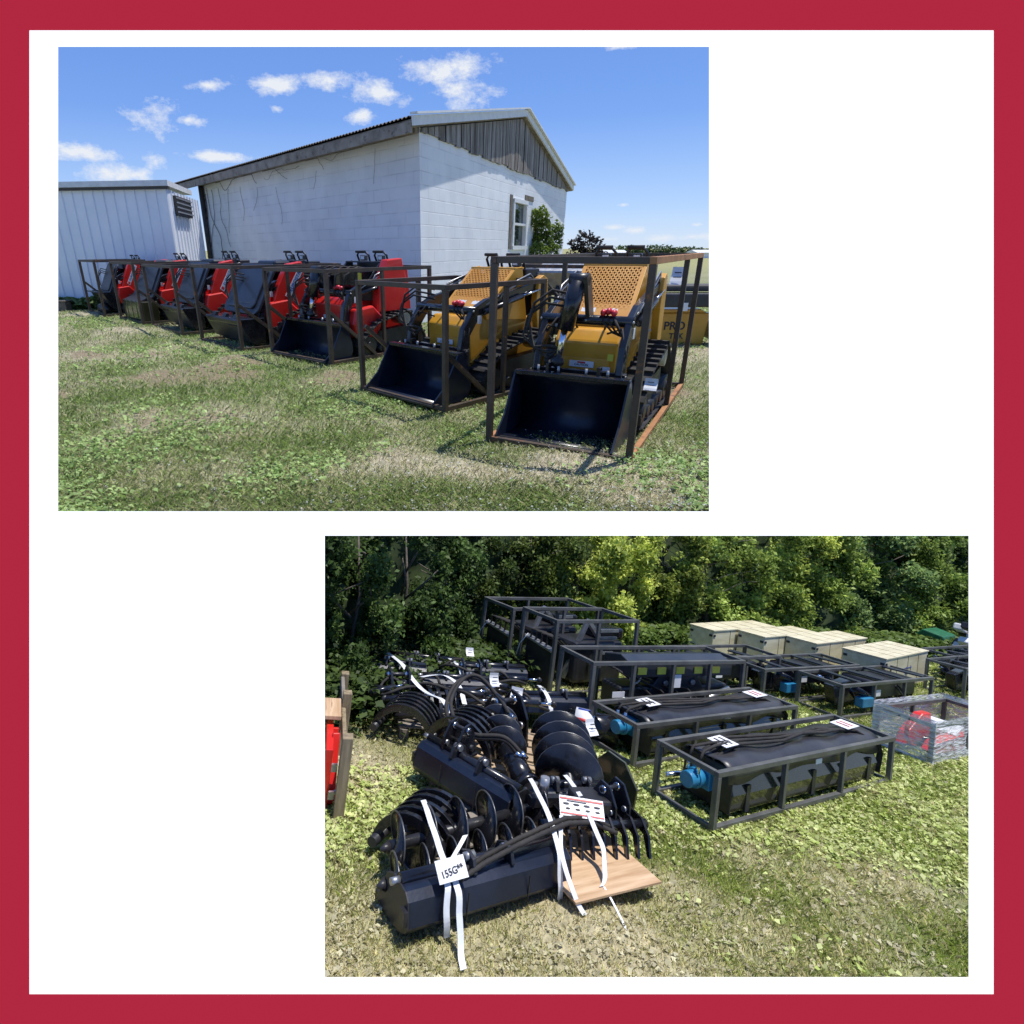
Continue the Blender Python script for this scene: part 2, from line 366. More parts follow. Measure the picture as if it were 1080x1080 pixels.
# ---------------------------------------------------------------- numpy noise and big meshes
class Field:
    def __init__(s, seed, k, lo, hi):
        r = np.random.default_rng(seed); a = r.uniform(0, 2 * PI, k); w = np.exp(r.uniform(np.log(lo), np.log(hi), k))
        s.kx = np.cos(a) * w; s.ky = np.sin(a) * w; s.ph = r.uniform(0, 2 * PI, k); s.am = 1 / np.sqrt(w / lo); s.am /= np.sqrt((s.am ** 2).sum() / 2)
    def __call__(s, x, y):
        o = np.zeros_like(x, float)
        for a, b, p, m in zip(s.kx, s.ky, s.ph, s.am): o += m * np.sin(a * x + b * y + p)
        return o
def sstep(a, b, x): t = np.clip((x - a) / (b - a), 0, 1); return t * t * (3 - 2 * t)
def mesh_np(name, V, faces_n, cols, mat, smooth=False):
    """V: (n,k,3) array of separate k-gons, cols (n,3)"""
    n, k, _ = V.shape
    me = bpy.data.meshes.new(name)
    me.vertices.add(n * k); me.vertices.foreach_set('co', V.reshape(-1).astype(np.float32))
    me.loops.add(n * k); me.loops.foreach_set('vertex_index', np.arange(n * k, dtype=np.int32))
    me.polygons.add(n); me.polygons.foreach_set('loop_start', np.arange(0, n * k, k, dtype=np.int32))
    me.polygons.foreach_set('loop_total', np.full(n, k, dtype=np.int32))
    me.update()
    at = me.color_attributes.new('Col', 'FLOAT_COLOR', 'POINT')
    c = np.ones((n, k, 4), np.float32); c[:, :, :3] = cols[:, None, :]
    at.data.foreach_set('color', c.reshape(-1)); me.materials.append(MT[mat])
    o = bpy.data.objects.new(name, me); COL.objects.link(o); return o
def leaf_quads(P, size, cols, flat=.5, rs=rng, aspect=.55):
    n = len(P)
    nrm = rs.normal(size=(n, 3)); nrm[:, 2] = np.abs(nrm[:, 2]) + flat; nrm /= np.linalg.norm(nrm, axis=1)[:, None]
    t = np.cross(nrm, rs.normal(size=(n, 3))); t /= np.linalg.norm(t, axis=1)[:, None]; b = np.cross(nrm, t)
    s = (size * rs.uniform(.45, 1.0, n) ** 1.6 * 1.7)[:, None]
    droop = nrm * s * .18
    V = np.stack([P - t * s * .5, P + b * s * aspect * .5 + droop * .4, P + t * s * .5 - droop, P - b * s * aspect * .5 + droop * .4], 1)
    return V, cols
def grid_ground(name, fr, xs, ys, colf, hf, mat='soil'):
    X, Y = np.meshgrid(xs, ys); Z = hf(X, Y); C = colf(X, Y)
    nx, ny = len(xs), len(ys)
    me = bpy.data.meshes.new(name)
    me.vertices.add(nx * ny); me.vertices.foreach_set('co', np.stack([X, Y, Z], -1).reshape(-1).astype(np.float32))
    i, j = np.meshgrid(np.arange(nx - 1), np.arange(ny - 1)); a = (j * nx + i).reshape(-1)
    q = np.stack([a, a + 1, a + 1 + nx, a + nx], 1).astype(np.int32)
    me.loops.add(q.size); me.loops.foreach_set('vertex_index', q.reshape(-1))
    me.polygons.add(len(q)); me.polygons.foreach_set('loop_start', np.arange(0, q.size, 4, dtype=np.int32)); me.polygons.foreach_set('loop_total', np.full(len(q), 4, dtype=np.int32))
    me.polygons.foreach_set('use_smooth', np.ones(len(q), bool)); me.update()
    at = me.color_attributes.new('Col', 'FLOAT_COLOR', 'POINT'); c = np.ones((nx * ny, 4), np.float32); c[:, :3] = C.reshape(-1, 3)
    at.data.foreach_set('color', c.reshape(-1)); me.materials.append(MT[mat])
    o = bpy.data.objects.new(name, me); COL.objects.link(o); setm(o, fr); o['kind'] = 'structure'; return o

# ================================================================ FARMYARD GROUND
fT1, fT2, fT3 = Field(3, 22, .5, 3.0), Field(5, 26, 2.5, 12), Field(9, 20, .3, 1.2)
def dryT(x, y):
    d = .40 + .12 * fT1(x, y) + .17 * fT2(x, y)
    def blob(cx, cy, a, rx, ry):
        u = (x - cx) * math.cos(a) + (y - cy) * math.sin(a); v = -(x - cx) * math.sin(a) + (y - cy) * math.cos(a)
        return np.exp(-(u / rx) ** 2 - (v / ry) ** 2)
    d +=   .42 * blob(-1.35, 4.05, .45, 1.3, .28) +   .38 * blob(-.3, 5.4, .7, 1.0, .45) + .45 * blob(.7, 4.1, .1, .8, .30) + .4 * blob(1.7, 3.9, 0, .6, .5) + .3 * blob(2.6, 6.0, .9, 1.2, .3)
    d -= .35 * blob(-1.15, 4.9, .3, .9, .30) + .5 * blob(-.1, 3.65, 0, .55, .25) + .3 * blob(-3.5, 6.5, .2, 1.6, .6) + .25 * blob(-2.3, 3.6, 0, .8, .3)
    return np.clip(d, 0, 1)
def colT(x, y):
    d = dryT(x, y)[..., None]
    g = np.array([.19, .225, .10]); s = np.array([.42, .37, .26]); far = np.array([.34, .33, .15])
    c = g * (1 - d) + s * d
    b = sstep(.55, 1.3, fT3(x * 2.2, y * 2.2) * .6 + fT2(x, y) * .55 - .25)[..., None] * (y < 14)[..., None]
    c = c * (1 - .75 * b) + np.array([.22, .165, .105]) * .75 * b
    f = sstep(25, 60, y)[..., None]
    return c * (1 - f) + far * f
def hT(x, y): return .012 * fT2(x, y) * (y < 25) + .015 * fT1(x, y) * (y < 40) * (y > 3) - .0
xs = np.concatenate([-np.geomspace(400, 12.5, 14), np.arange(-12, 8, .07), np.geomspace(8.2, 400, 16)])
ys = np.concatenate([np.arange(3.22, 16, .07), np.geomspace(16.2, 900, 50)])
grid_ground('lawn', 'T', xs, ys, colT, hT)

def blades(name, fr, n, samp, dry, hfun, hsc, green, dryc, wid, seed, label):
    r = np.random.default_rng(seed)
    x, y = samp(r, n); n = len(x)
    d = dry(x, y) + r.normal(0, .22, n)
    bare = sstep(.55, 1.3, fT3(x * 2.2, y * 2.2) * .6 + fT2(x, y) * .55 - .25)
    keep = r.uniform(size=n) > np.maximum(np.clip(d - .35, 0, .62), .72 * bare); x, y, d = x[keep], y[keep], d[keep]; n = len(x)
    dist = np.hypot(x, y)
    h = hsc * r.uniform(.45, 1.35, n) * (1.25 - .55 * np.clip(d, 0, 1)) * (1 + .02 * dist)
    a = r.uniform(0, 2 * PI, n); lean = r.uniform(.2, 1.3, n) * h; w = wid * r.uniform(.6, 1.4, n) * np.maximum(1, dist / 5)
    z = hfun(x, y)
    base = np.stack([x, y, z - .004], 1); dr = np.stack([np.cos(a), np.sin(a), 0 * a], 1); sd = np.stack([-np.sin(a), np.cos(a), 0 * a], 1)
    up = np.array([0, 0, 1.])
    mid = base + dr * (lean * .35)[:, None] + up * (h * .7)[:, None]; tip = base + dr * lean[:, None] + up * h[:, None]
    V = np.stack([base - sd * w[:, None] / 2, base + sd * w[:, None] / 2, mid + sd * w[:, None] * .35, tip, mid - sd * w[:, None] * .35], 1)
    g = np.array(green); s = np.array(dryc)
    t = np.clip(d, 0, 1)[:, None]; c = (g * (1 - t) + s * t) * r.uniform(.6, 1.4, n)[:, None]
    isdry = (r.uniform(size=n) < .12)[:, None]; c = np.where(isdry, s * r.uniform(.7, 1.3, n)[:, None], c)
    o = mesh_np(name, V, 5, c, 'blade'); setm(o, fr); tag(o, label, 'grass', kind='stuff'); return o
def sampT(r, n):
    y = 3.25 + (r.uniform(size=n) ** 1.9) * 17
    lim = .80 * y + .3; x = -lim + r.uniform(size=n) * (lim + .56 * y + .3)
    return x, y
blades('grass', 'T', 260000, sampT, dryT, hT, .034, (.34, .46, .15), (.66, .62, .42), .0042, 21, 'short green and straw coloured grass growing over the farmyard ground')
# broad leaved weeds and clover
def weeds(name, fr, n, samp, dry, hfun, size, thr, seed, c0, c1, label, cat='weeds', zr=.05):
    r = np.random.default_rng(seed); x, y = samp(r, n)
    k = dry(x, y) + r.normal(0, .12, len(x)) < thr; x, y = x[k], y[k]
    m = 5; X = np.repeat(x, m) + r.normal(0, size * .9, len(x) * m); Y = np.repeat(y, m) + r.normal(0, size * .9, len(x) * m)
    Z = hfun(X, Y) + r.uniform(.006, zr, len(X)); P = np.stack([X, Y, Z], 1)
    t = np.repeat(r.uniform(size=len(x)), m)[:, None]
    c = (np.array(c0) * (1 - t) + np.array(c1) * t) * r.uniform(.7, 1.3, len(X))[:, None]
    V, c = leaf_quads(P, size * (1 + .05 * np.hypot(X, Y)), c, 1.4, r, .75)
    o = mesh_np(name, V, 4, c, 'leaf'); setm(o, fr); tag(o, label, cat, kind='stuff'); return o
fW = Field(41, 16, 1.0, 5)
weeds('broadleaf_weeds', 'T', 26000, sampT, lambda x, y: .5 - .28 * fW(x, y), hT, .024, .36, 5, (.24, .38, .10), (.46, .58, .22), 'patches of pale broadleaf weeds low in the farmyard grass')
weeds('clover_flowers', 'T', 5200, sampT, lambda x, y: .5 - .3 * fT3(x, y), hT, .010, .32, 8, (.5, .52, .45), (.6, .6, .55), 'small white clover flowers scattered over the lawn', 'clover', .055)

# ================================================================ BUILDINGS
def V3(x, y, z=0): return Vector((x, y, z))
A0, AL, AR = V3(-.31, 13.38), V3(-8.67, 23.63), V3(5.55, 26.56)
EH, RH = 3.9, 5.25
barn = thing('T', 'barn', 'white painted block building with weathered grey gable boards and dark eaves', 'building')
def wallquad(name, p, q, h, mat, parent, h2=None, inset=None):
    m = MB(); L = (q - p).length
    m.v = [tuple(p), tuple(q), (q.x, q.y, h2 or h), (p.x, p.y, h)]; m.f = [(0, 1, 2, 3)]; m.sm = [False]
    m.uv = [(0, 0), (L, 0), (L, h2 or h), (0, h)]
    return m.build(name, mat, parent)
wallquad('wall', AL, A0, EH, 'block', barn)
# gable wall with a window opening
gd = (AR - A0).normalized(); gL = (AR - A0).length; gn = Vector((gd.y, -gd.x, 0))
# window centre along wall
wt, ww, wz0, wz1 = 7.55, 1.62, 1.62, 3.02
def G(t, z, o=0): p = A0 + gd * t + gn * o; return (p.x, p.y, z)
m = MB(); m.uv = []
cells = [(0, wt - ww / 2, 0, EH), (wt + ww / 2, gL, 0, EH), (wt - ww / 2, wt + ww / 2, 0, wz0), (wt - ww / 2, wt + ww / 2, wz1, EH)]
for a, b, c, d in cells:
    m.add([G(a, c), G(b, c), G(b, d), G(a, d)], [(0, 1, 2, 3)]); m.uv += [(a + 3, c), (b + 3, c), (b + 3, d), (a + 3, d)]
m.build('wall', 'block', barn)
# other walls
AB = AL + (AR - A0)
wallquad('wall', AR, AB, EH, 'block', barn); wallquad('wall', AB, AL, EH, 'block', barn)
# gable boards: individual planks
mid = (A0 + AR) / 2; m = MB(); m.uv = []
nb = 46
for i in range(nb):
    a, b = gL * i / nb + .015, gL * (i + 1) / nb - .015
    def top(t): return EH + (RH - EH) * (1 - abs(t - gL / 2) / (gL / 2)) - .02
    low = EH - .06 - .07 * rnd.random(); o = .05 + .02 * rnd.random()
    vs = [G(a, low, o), G(b, low, o), G(b, max(top(b), low + .02), o), G(a, max(top(a), low + .02), o), G(a, low, 0), G(b, low, 0)]
    bb = rnd.random() * 5
    m.add(vs, [(0, 1, 2, 3), (0, 4, 5, 1)]); m.uv += [(bb + a, low), (bb + b, low), (bb + b, top(b)), (bb + a, top(a)), (bb + a, low), (bb + b, low)]
m.build('gable_boards', 'boards', barn)
m = MB(); m.add([G(0, EH, .01), G(gL, EH, .01), G(gL / 2, RH - .05, .01)], [(0, 1, 2)]); m.build('gable_backing', 'darktrim', barn)
# roof planes (thick slabs with overhang)
ld = (AL - A0).normalized()
def roofslab(eave0, name):
    # eave0: 'L' over the long wall seen, 'R' the far one
    m = MB(); R0 = mid + Vector((0, 0, RH)); ov = .55
    E0 = (A0 if eave0 == 'L' else AR) + Vector((0, 0, EH))
    sl = (E0 - R0); k = (sl.length + (.62 if eave0 == 'L' else .4)) / sl.length
    e = R0 + sl * k; front = -ld * .2; back = ld * ((AL - A0).length + 2.6)
    t = Vector((0, 0, .13))
    P = [R0 + front, e + front, e + back, R0 + back]
    vs = P + [p + t for p in P]
    m.add(vs, [(0, 1, 2, 3), (7, 6, 5, 4), (0, 4, 5, 1), (1, 5, 6, 2), (2, 6, 7, 3), (3, 7, 4, 0)])
    return m.build(name, 'soffit' if name == 'roof' else 'roof', barn), R0, e, front, back
for sd in 'LR':
    o, R0, e, front, back = roofslab(sd, 'roof')
    # corrugated sheeting lying on it: ribs run down the slope
    m = MB(); nrib = 120
    P0, P1 = R0 + front, R0 + back; Q0, Q1 = e + front, e + back
    up = Vector((0, 0, .16))
    ext = (Q0 - P0).normalized() * .07
    for i in range(nrib * 2):
        f0, f1 = i / (nrib * 2), (i + 1) / (nrib * 2); z0, z1 = (.035 if i % 2 else 0), (0 if i % 2 else .035)
        a, b = P0.lerp(P1, f0) + up, P0.lerp(P1, f1) + up; c, d = Q0.lerp(Q1, f0) + up + ext, Q0.lerp(Q1, f1) + up + ext
        a.z += z0; d.z += z1; b.z += z1; c.z += z0
        m.add([a, b, d, c], [(0, 1, 2, 3)], True)
    m.build('roof_sheeting', 'roof', barn)
    # rake trim along the gable
    m = MB(); a = R0 + front + Vector((0, 0, .10)); b = e + front + Vector((0, 0, .10)); n_ = -ld * .03
    m.beam(a + n_, b + n_, .05, .17); m.beam(a + n_ * 2 + Vector((0, 0, .12)), b + n_ * 2 + Vector((0, 0, .12)), .16, .04)
    m.build('rake_trim', 'trim', barn)
# fascia beam below the seen eave
m = MB(); o1 = A0 + Vector((0, 0, EH - .02)); ln = Vector((-ld.y, ld.x, 0)) * -1
if ln.dot(Vector((-1, -1, 0))) < 0: ln = -ln
m.beam(A0 + ln * .06 + Vector((0, 0, EH + .0)), AL + ln * .06 + Vector((0, 0, EH + .0)), .1, .22)
m.build('eave_plate', 'soffit', barn)
m = MB(); eL = e
o, R0, e, front, back = None, mid + Vector((0, 0, RH)), None, None, None
sl = (A0 + Vector((0, 0, EH)) - R0); e = R0 + sl * ((sl.length + .62) / sl.length)
m.beam(e - ld * .18 + Vector((0, 0, .0)), e + ld * ((AL - A0).length + 2.58), .05, .2)
m.build('fascia', 'soffit', barn)
# window
win = MB()
fw = .09
def gbox(mb, t0, t1, z0, z1, o0, o1):
    c = [G(t0, z0, o0), G(t1, z0, o0), G(t1, z1, o0), G(t0, z1, o0), G(t0, z0, o1), G(t1, z0, o1), G(t1, z1, o1), G(t0, z1, o1)]
    mb.add(c, [(0, 3, 2, 1), (4, 5, 6, 7), (0, 1, 5, 4), (1, 2, 6, 5), (2, 3, 7, 6), (3, 0, 4, 7)])
t0, t1 = wt - ww / 2, wt + ww / 2
gbox(win, t0, t0 + fw * 1.6, wz0, wz1, -.1, .05); gbox(win, t1 - fw * 1.6, t1, wz0, wz1, -.1, .05)
gbox(win, t0, t1, wz1 - fw, wz1 + .02, -.1, .06); gbox(win, t0 - .05, t1 + .05, wz0 - .07, wz0 + .05, -.1, .08); gbox(win, t0, t1, (wz0 + wz1) / 2 - .04, (wz0 + wz1) / 2 + .03, -.08, .03)
wf = win.build('window', 'trim', barn)
p = MB(); gbox(p, t0 + .03, t1 - .03, wz0 + .03, wz1 - .05, -.09, -.075); p.build('pane', 'glass', wf)
p = MB(); gbox(p, t0 - .32, t0 - .06, wz0 - .05, wz1 + .1, 0, .02); p.build('brick_patch', 'stone', wf); p = MB(); gbox(p, t1 - .3, t1 + .75, wz1 + .05, wz1 + .2, 0, .025); p.build('brick_patch', 'stone', wf)
# corner pipe at the far left end, dead vines below the eave
m = MB(); a = AL.lerp(A0, .012) + ln * .1; m.cyl(a, a + Vector((0, 0, EH)), .09, 8); m.build('downpipe', 'darktrim', barn)
vn = thing('T', 'dead_vine', 'leafless brown vine straggling along the white wall under the eaves', 'vine')
r2 = random.Random(5)
def vinepath(t, z, dirn, L, seed):
    r = random.Random(seed); pts = []; a = dirn
    for i in range(int(L / .12)):
        q = A0.lerp(AL, t) + ln * .03; pts.append((q.x, q.y, z)); a += r.uniform(-.5, .5); a = a * .9 + dirn * .1
        t += math.cos(a) * .12 / 13.2; z += math.sin(a) * .12; z = min(z, EH - .12)
    return pts
for k, (t, z, d, L, rr) in enumerate([(.12, 3.7, -1.3, .9, .010), (.16, 3.78, .05, 2.2, .010), (.30, 3.5, .5, 1.6, .013), (.33, 3.5, -1.1, .7, .01), (.46, 3.45, .3, 2.4, .014), (.40, 3.7, 0, 2.6, .01),
    (.52, 3.3, -1.4, 1.3, .012), (.62, 3.4, -1.2, 1.0, .012), (.62, 3.5, .2, 4.6, .02), (.72, 3.5, -1.5, 1.2, .014), (.8, 3.5, -1.4, 1.6, .015), (.87, 3.6, -1.6, 2.3, .02), (.92, 3.6, -1.5, 3.0, .025), (.96, 3.7, -1.6, 3.5, .03), (.97, 3.5, -1.2, 2.6, .03), (.98, 3.7, -1.55, 3.6, .04)]):
    MB().tube(vinepath(t, z, d, L, k + 60), rr * .36, 5).build('stem', 'vine', vn)

# white metal shed at the left
W0, W1 = V3(-14.5, 17.9), V3(-7.22, 17.1); WR = V3(-7.92, 21.0); SH = 3.12
shed = thing('T', 'metal_shed', 'low white ribbed metal building adjoining the barn at the left', 'building')
def ribwall(p, q, h, nrib, parent):
    m = MB(); d = (q - p).normalized(); L = (q - p).length; n_ = Vector((d.y, -d.x, 0)); s = L / nrib
    pr = []
    for i in range(nrib):
        u = i * s; pr += [(u, 0), (u + s * .80, 0), (u + s * .86, .035), (u + s * .94, .035)]
    pr.append((L, 0)); vs = []
    for u, o in pr:
        c = p + d * u + n_ * o; vs += [(c.x, c.y, -.1), (c.x, c.y, h)]
    m.add(vs, [(2 * i, 2 * i + 2, 2 * i + 3, 2 * i + 1) for i in range(len(pr) - 1)])
    return m.build('wall', 'whitemetal', parent)
ribwall(W0, W1, SH, 24, shed); ribwall(W1, WR, SH, 10, shed)
m = MB(); m.beam(W0 + Vector((0, -.06, SH + .03)), W1 + Vector((.08, -.06, SH + .03)), .12, .06); m.build('eave_gutter', 'darktrim', shed)
m = MB()
rt = [W0 + Vector((0, -.15, SH + .07)), W1 + Vector((.1, -.15, SH + .07)), WR + Vector((.05, -.5, SH + .12)), WR + Vector((-6, 0, SH + .3))]
m.add(rt + [v + Vector((0, 0, .14)) for v in rt], [(0, 3, 2, 1), (4, 5, 6, 7), (0, 1, 5, 4), (1, 2, 6, 5), (2, 3, 7, 6), (3, 0, 4, 7)]); m.build('roof', 'trim', shed)
m = MB(); c = W1.lerp(WR, .10) + Vector((.06, 0, 2.75)); dd = (WR - W1).normalized()
m.beam(c, c + dd * 1.9, .12, .5); m.build('vent', 'darktrim', shed)
m = MB()
for i in range(4): m.beam(c + Vector((.09, -.02, -.17 + .12 * i)), c + dd * 1.9 + Vector((.09, -.02, -.17 + .12 * i)), .03, .035)
m.build('vent_slat', 'steel', shed)
single('T', MB().box((0, 0, .13), (.42, .3, .26)).box((0, 0, .28), (.46, .34, .04)), 'stone_block', 'stone', 'small dark stone block in front of the white shed wall', 'block', (-10.55, 16.7, 0), bevel=.02)

# vines on the gable wall, dark tree behind, far field
def leafy(fr, name, label, cat, blobs, n, size, c0, c1, stems=None, group=None, seed=1, shell=.35, trunk_r=.05, ratio=1.0, flat=.3, extra=None):
    r = np.random.default_rng(seed)
    t = thing(fr, name, label, cat, group=group)
    w = np.array([b[3] * b[4] * b[5] for b in blobs]) ** .67; w /= w.sum()
    P = []; C = []
    for (cx, cy, cz, rx, ry, rz), wi in zip(blobs, w):
        k = max(8, int(n * wi)); d = r.normal(size=(k, 3)); d /= np.linalg.norm(d, axis=1)[:, None]
        rad = 1 - shell * r.uniform(size=k) ** .7
        rad *= 1 + .16 * np.sin(5 * d[:, 0] + cx * 7) * np.sin(6 * d[:, 1] + cy * 5) + .14 * np.sin(9 * d[:, 2] + cz * 9 + 4 * d[:, 0])
        p = d * rad[:, None] * np.array([rx, ry, rz]) + np.array([cx, cy, cz]); P.append(p)
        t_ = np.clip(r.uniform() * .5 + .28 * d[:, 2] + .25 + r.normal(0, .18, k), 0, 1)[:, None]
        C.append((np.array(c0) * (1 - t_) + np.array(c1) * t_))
    P = np.concatenate(P); C = np.concatenate(C); k = P[:, 2] > .01
    P, C = P[k], C[k]; C = C * r.uniform(.75, 1.25, len(C))[:, None]
    if extra: k = extra(P); P, C = P[k], C[k]
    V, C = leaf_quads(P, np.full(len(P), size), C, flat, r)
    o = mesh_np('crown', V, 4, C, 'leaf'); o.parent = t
    if stems:
        m = MB()
        for s_ in stems: m.tube(s_[0], s_[1], 7)
        m.build('trunk', 'trunk', t)
    return t
def vine_blobs(t0, z1, w):
    out = []; z = .3; i = 0
    while z < z1:
        p = A0 + gd * (t0 + .3 * math.sin(i * 1.7)) + gn * .28; out.append((p.x, p.y, z, w * (1.1 - .4 * z / z1), .28, .36)); z += .38; i += 1
    return out
leafy('T', 'climbing_vine', 'tall green climbing vine just right of the gable window', 'vine', vine_blobs(9.35, 2.9, .50), 3200, .12, (.05, .09, .015), (.20, .28, .05), [([G(9.3, 0, .1), G(9.4, 1.5, .15), G(9.3, 2.8, .12)], [.03, .025, .01])], 'vines climbing the gable wall', 3)
leafy('T', 'climbing_vine', 'smaller pointed green vine near the right end of the gable wall', 'vine', vine_blobs(11.6, 2.3, .36), 1800, .11, (.05, .09, .015), (.18, .26, .05), [([G(11.6, 0, .1), G(11.7, 1.2, .15), G(11.6, 2.2, .12)], [.03, .025, .01])], 'vines climbing the gable wall', 4)
leafy('T', 'dark_tree', 'small dark leafed tree behind the right end of the barn', 'tree', [(7.2, 29.2, 1.5, .85, .8, .85), (6.9, 29, .7, .7, .7, .6), (7.8, 29.4, .9, .7, .7, .7)], 2600, .16, (.010, .012, .010), (.045, .035, .035), [([(7.2, 29.2, 0), (7.25, 29.2, 1.6)], [.12, .06])], seed=5)
fr_ = random.Random(3)
for i in range(9):
    x = 38 + i * 6.5; y = 118 + 8 * fr_.random(); h = 1.5 + .6 * fr_.random()
    leafy('T', 'field_tree', ['round distant tree on the horizon beyond the field', 'low distant bush line tree past the field'][i % 2], 'tree', [(x, y, h * .6, 3.6, 2, h * .55), (x + 2, y, h * .5, 3, 2, h * .4)], 500, .55, (.03, .06, .02), (.09, .14, .05), [([(x, y, 0), (x, y, h * .7)], [.25, .1])], 'trees on the far horizon', 100 + i)
def far_shed(x, y, w, h, label):
    t = thing('T', 'far_building', label, 'building', (x, y, 0)); MB().box((0, 0, h / 2), (w, 4, h)).build('wall', 'whitemetal', t)
    MB().prism([(-2.3, h), (2.3, h), (0, h + .4)], -w / 2 - .2, w / 2 + .2).build('roof', 'trim', t)
far_shed(44, 96, 7, .8, 'distant long white farm building on the horizon'); far_shed(30, 104, 4, .8, 'smaller pale farm building on the horizon near the cage rail')
m = MB()
mp_ = thing('T', 'utility_pole', 'thin utility pole standing in the distant field', 'pole', (31.5, 62, 0)); MB().cyl((0, 0, 0), (0, 0, 3.2), .09, 8).build('pole', 'trunk', mp_); MB().box((0, 0, 2.9), (1.5, .1, .1)).build('crossarm', 'trunk', mp_)

# ================================================================ MACHINE CAGES
def cage(fr, label, loc, yawdeg, W, L, H, r=.045, mat='cage', extra=(), group='steel transport cages in the farmyard row', rust=None, name='transport_cage', base=True, mids=(), back_low=None):
    t = thing(fr, name, label, 'cage', (loc[0], loc[1], 0), math.radians(yawdeg), group=group)
    h = r / 2
    for x in (h, W - h):
        for y in (h, L - h):
            MB().beam((x, y, .0), (x, y, H - r), r).build('post', mat, t, .003)
    for y in mids:
        for x in (h, W - h): MB().beam((x, y, r), (x, y, H - r), r * .9).build('post', mat, t, .003)
    for x in (h, W - h):
        MB().beam((x, 0, H - h), (x, L, H - h), r - .002).build('top_rail', rust if (rust and x > h) else mat, t, .003)
        MB().beam((x, r, h), (x, L - r, h), r - .004).build('bottom_rail', rust if rust else mat, t, .003)
    for y in (h, L - h):
        MB().beam((r, y, H - h), (W - r, y, H - h), r - .003).build('top_rail', mat, t, .003)
        MB().beam((r, y, h), (W - r, y, h), r - .005).build('bottom_rail', mat, t, .003)
    for a, b in extra: MB().beam(a, b, r * .85).build('brace', mat, t, .002)
    return t

def paper_tag(fr, label, loc, rz, w=.12, h=.17, tilt=-.4, txt=None, name='paper_tag', group='white paper tags', ink='ink'):
    t = thing(fr, name, label, 'tag', loc, rz, 1, group, tilt)
    m = MB(); vs = []
    for i in range(6):
        z = -h * i / 5; c = .012 * math.sin(i * .9)
        vs += [(-w / 2, c, z), (w / 2, c + .004, z)]
    m.add(vs, [(2 * i, 2 * i + 1, 2 * i + 3, 2 * i + 2) for i in range(5)]); m.build('card', 'label', t)
    if txt: text_mesh(txt, h * .42, 'lettering', ink, t, basis((0, -.016, -h * .5), (1, 0, 0), (0, 0, 1)))
    else: MB().box((0, -.016, -h * .35), (w * .5, .002, h * .06)).box((0, -.014, -h * .6), (w * .6, .002, h * .05)).build('printing', 'ink', t)
    return t

# ---------------------------------------------------------------- mini track loader
def hull_path(circles, n=56):
    """outline of the belt around circles (y,z,r) by support function"""
    out = []
    for i in range(n * 4):
        a = 2 * PI * i / (n * 4); d = (math.cos(a), math.sin(a))
        c = max(circles, key=lambda q: q[0] * d[0] + q[1] * d[1] + q[2]); out.append((c[0] + d[0] * c[2], c[1] + d[1] * c[2]))
    # resample evenly
    pts = out + [out[0]]; L = [0]
    for p, q in zip(pts, pts[1:]): L.append(L[-1] + math.hypot(q[0] - p[0], q[1] - p[1]))
    res = []; j = 0
    for i in range(n):
        t = L[-1] * i / n
        while L[j + 1] < t: j += 1
        f = (t - L[j]) / max(1e-9, L[j + 1] - L[j]); res.append((pts[j][0] + (pts[j + 1][0] - pts[j][0]) * f, pts[j][1] + (pts[j + 1][1] - pts[j][1]) * f))
    return res
def track(t, s):
    x0, x1 = (.33, .56) if s > 0 else (-.56, -.33)
    circ = [(.76, .19, .15), (1.86, .18, .14), (1.58, .54, .11), (.96, .44, .07)]
    P = hull_path(circ, 60); n = len(P); cx = sum(p[0] for p in P) / n; cz = sum(p[1] for p in P) / n
    m = MB(); vs = []
    nr = []
    for i in range(n):
        a, b = P[i - 1], P[(i + 1) % n]; d = Vector((b[0] - a[0], b[1] - a[1])).normalized(); q = Vector((d.y, -d.x))
        if q.dot(Vector((P[i][0] - cx, P[i][1] - cz))) < 0: q = -q
        nr.append(q)
    for i in range(n):
        p = Vector(P[i]); o = p + nr[i] * .022
        vs += [(x0, p.x, p.y), (x1, p.x, p.y), (x1, o.x, o.y), (x0, o.x, o.y)]
    fs = []
    for i in range(n):
        a, b = 4 * i, 4 * ((i + 1) % n); fs += [(a + k, a + (k + 1) % 4, b + (k + 1) % 4, b + k) for k in range(4)]
    m.add(vs, fs, True)
    for i in range(0, n, 2):   # lugs
        p = Vector(P[i]) + nr[i] * .034; ang = math.atan2(nr[i].x, nr[i].y)
        m.box(((x0 + x1) / 2, p.x, p.y), (x1 - x0 + .004, .030, .030), Matrix.Rotation(-ang, 3, 'X'))
    o = m.build('track', 'rubber', t)
    xi = (x0 + x1) / 2
    for (y, z, r) in circ[:2]:
        MB().cyl((x0 + .02, y, z), (x1 - .02, y, z), r - .012, 20).cyl((x0 + .005, y, z), (x1 - .005, y, z), r * .4, 12).build('idler_wheel', 'black2', o)
    MB().cyl((x0 + .02, 1.58, .54), (x1 - .02, 1.58, .54), .095, 14).build('sprocket', 'steel', o)
    for k in range(4): MB().cyl((x0 + .02, 1.04 + k * .2, .12), (x1 - .02, 1.04 + k * .2, .12), .065, 12).build('roller', 'black2', o)
    MB().prism([(.9, .14), (1.8, .14), (1.66, .42), (1.02, .38)], xi - .05, xi + .05).build('track_frame', 'black2', o)
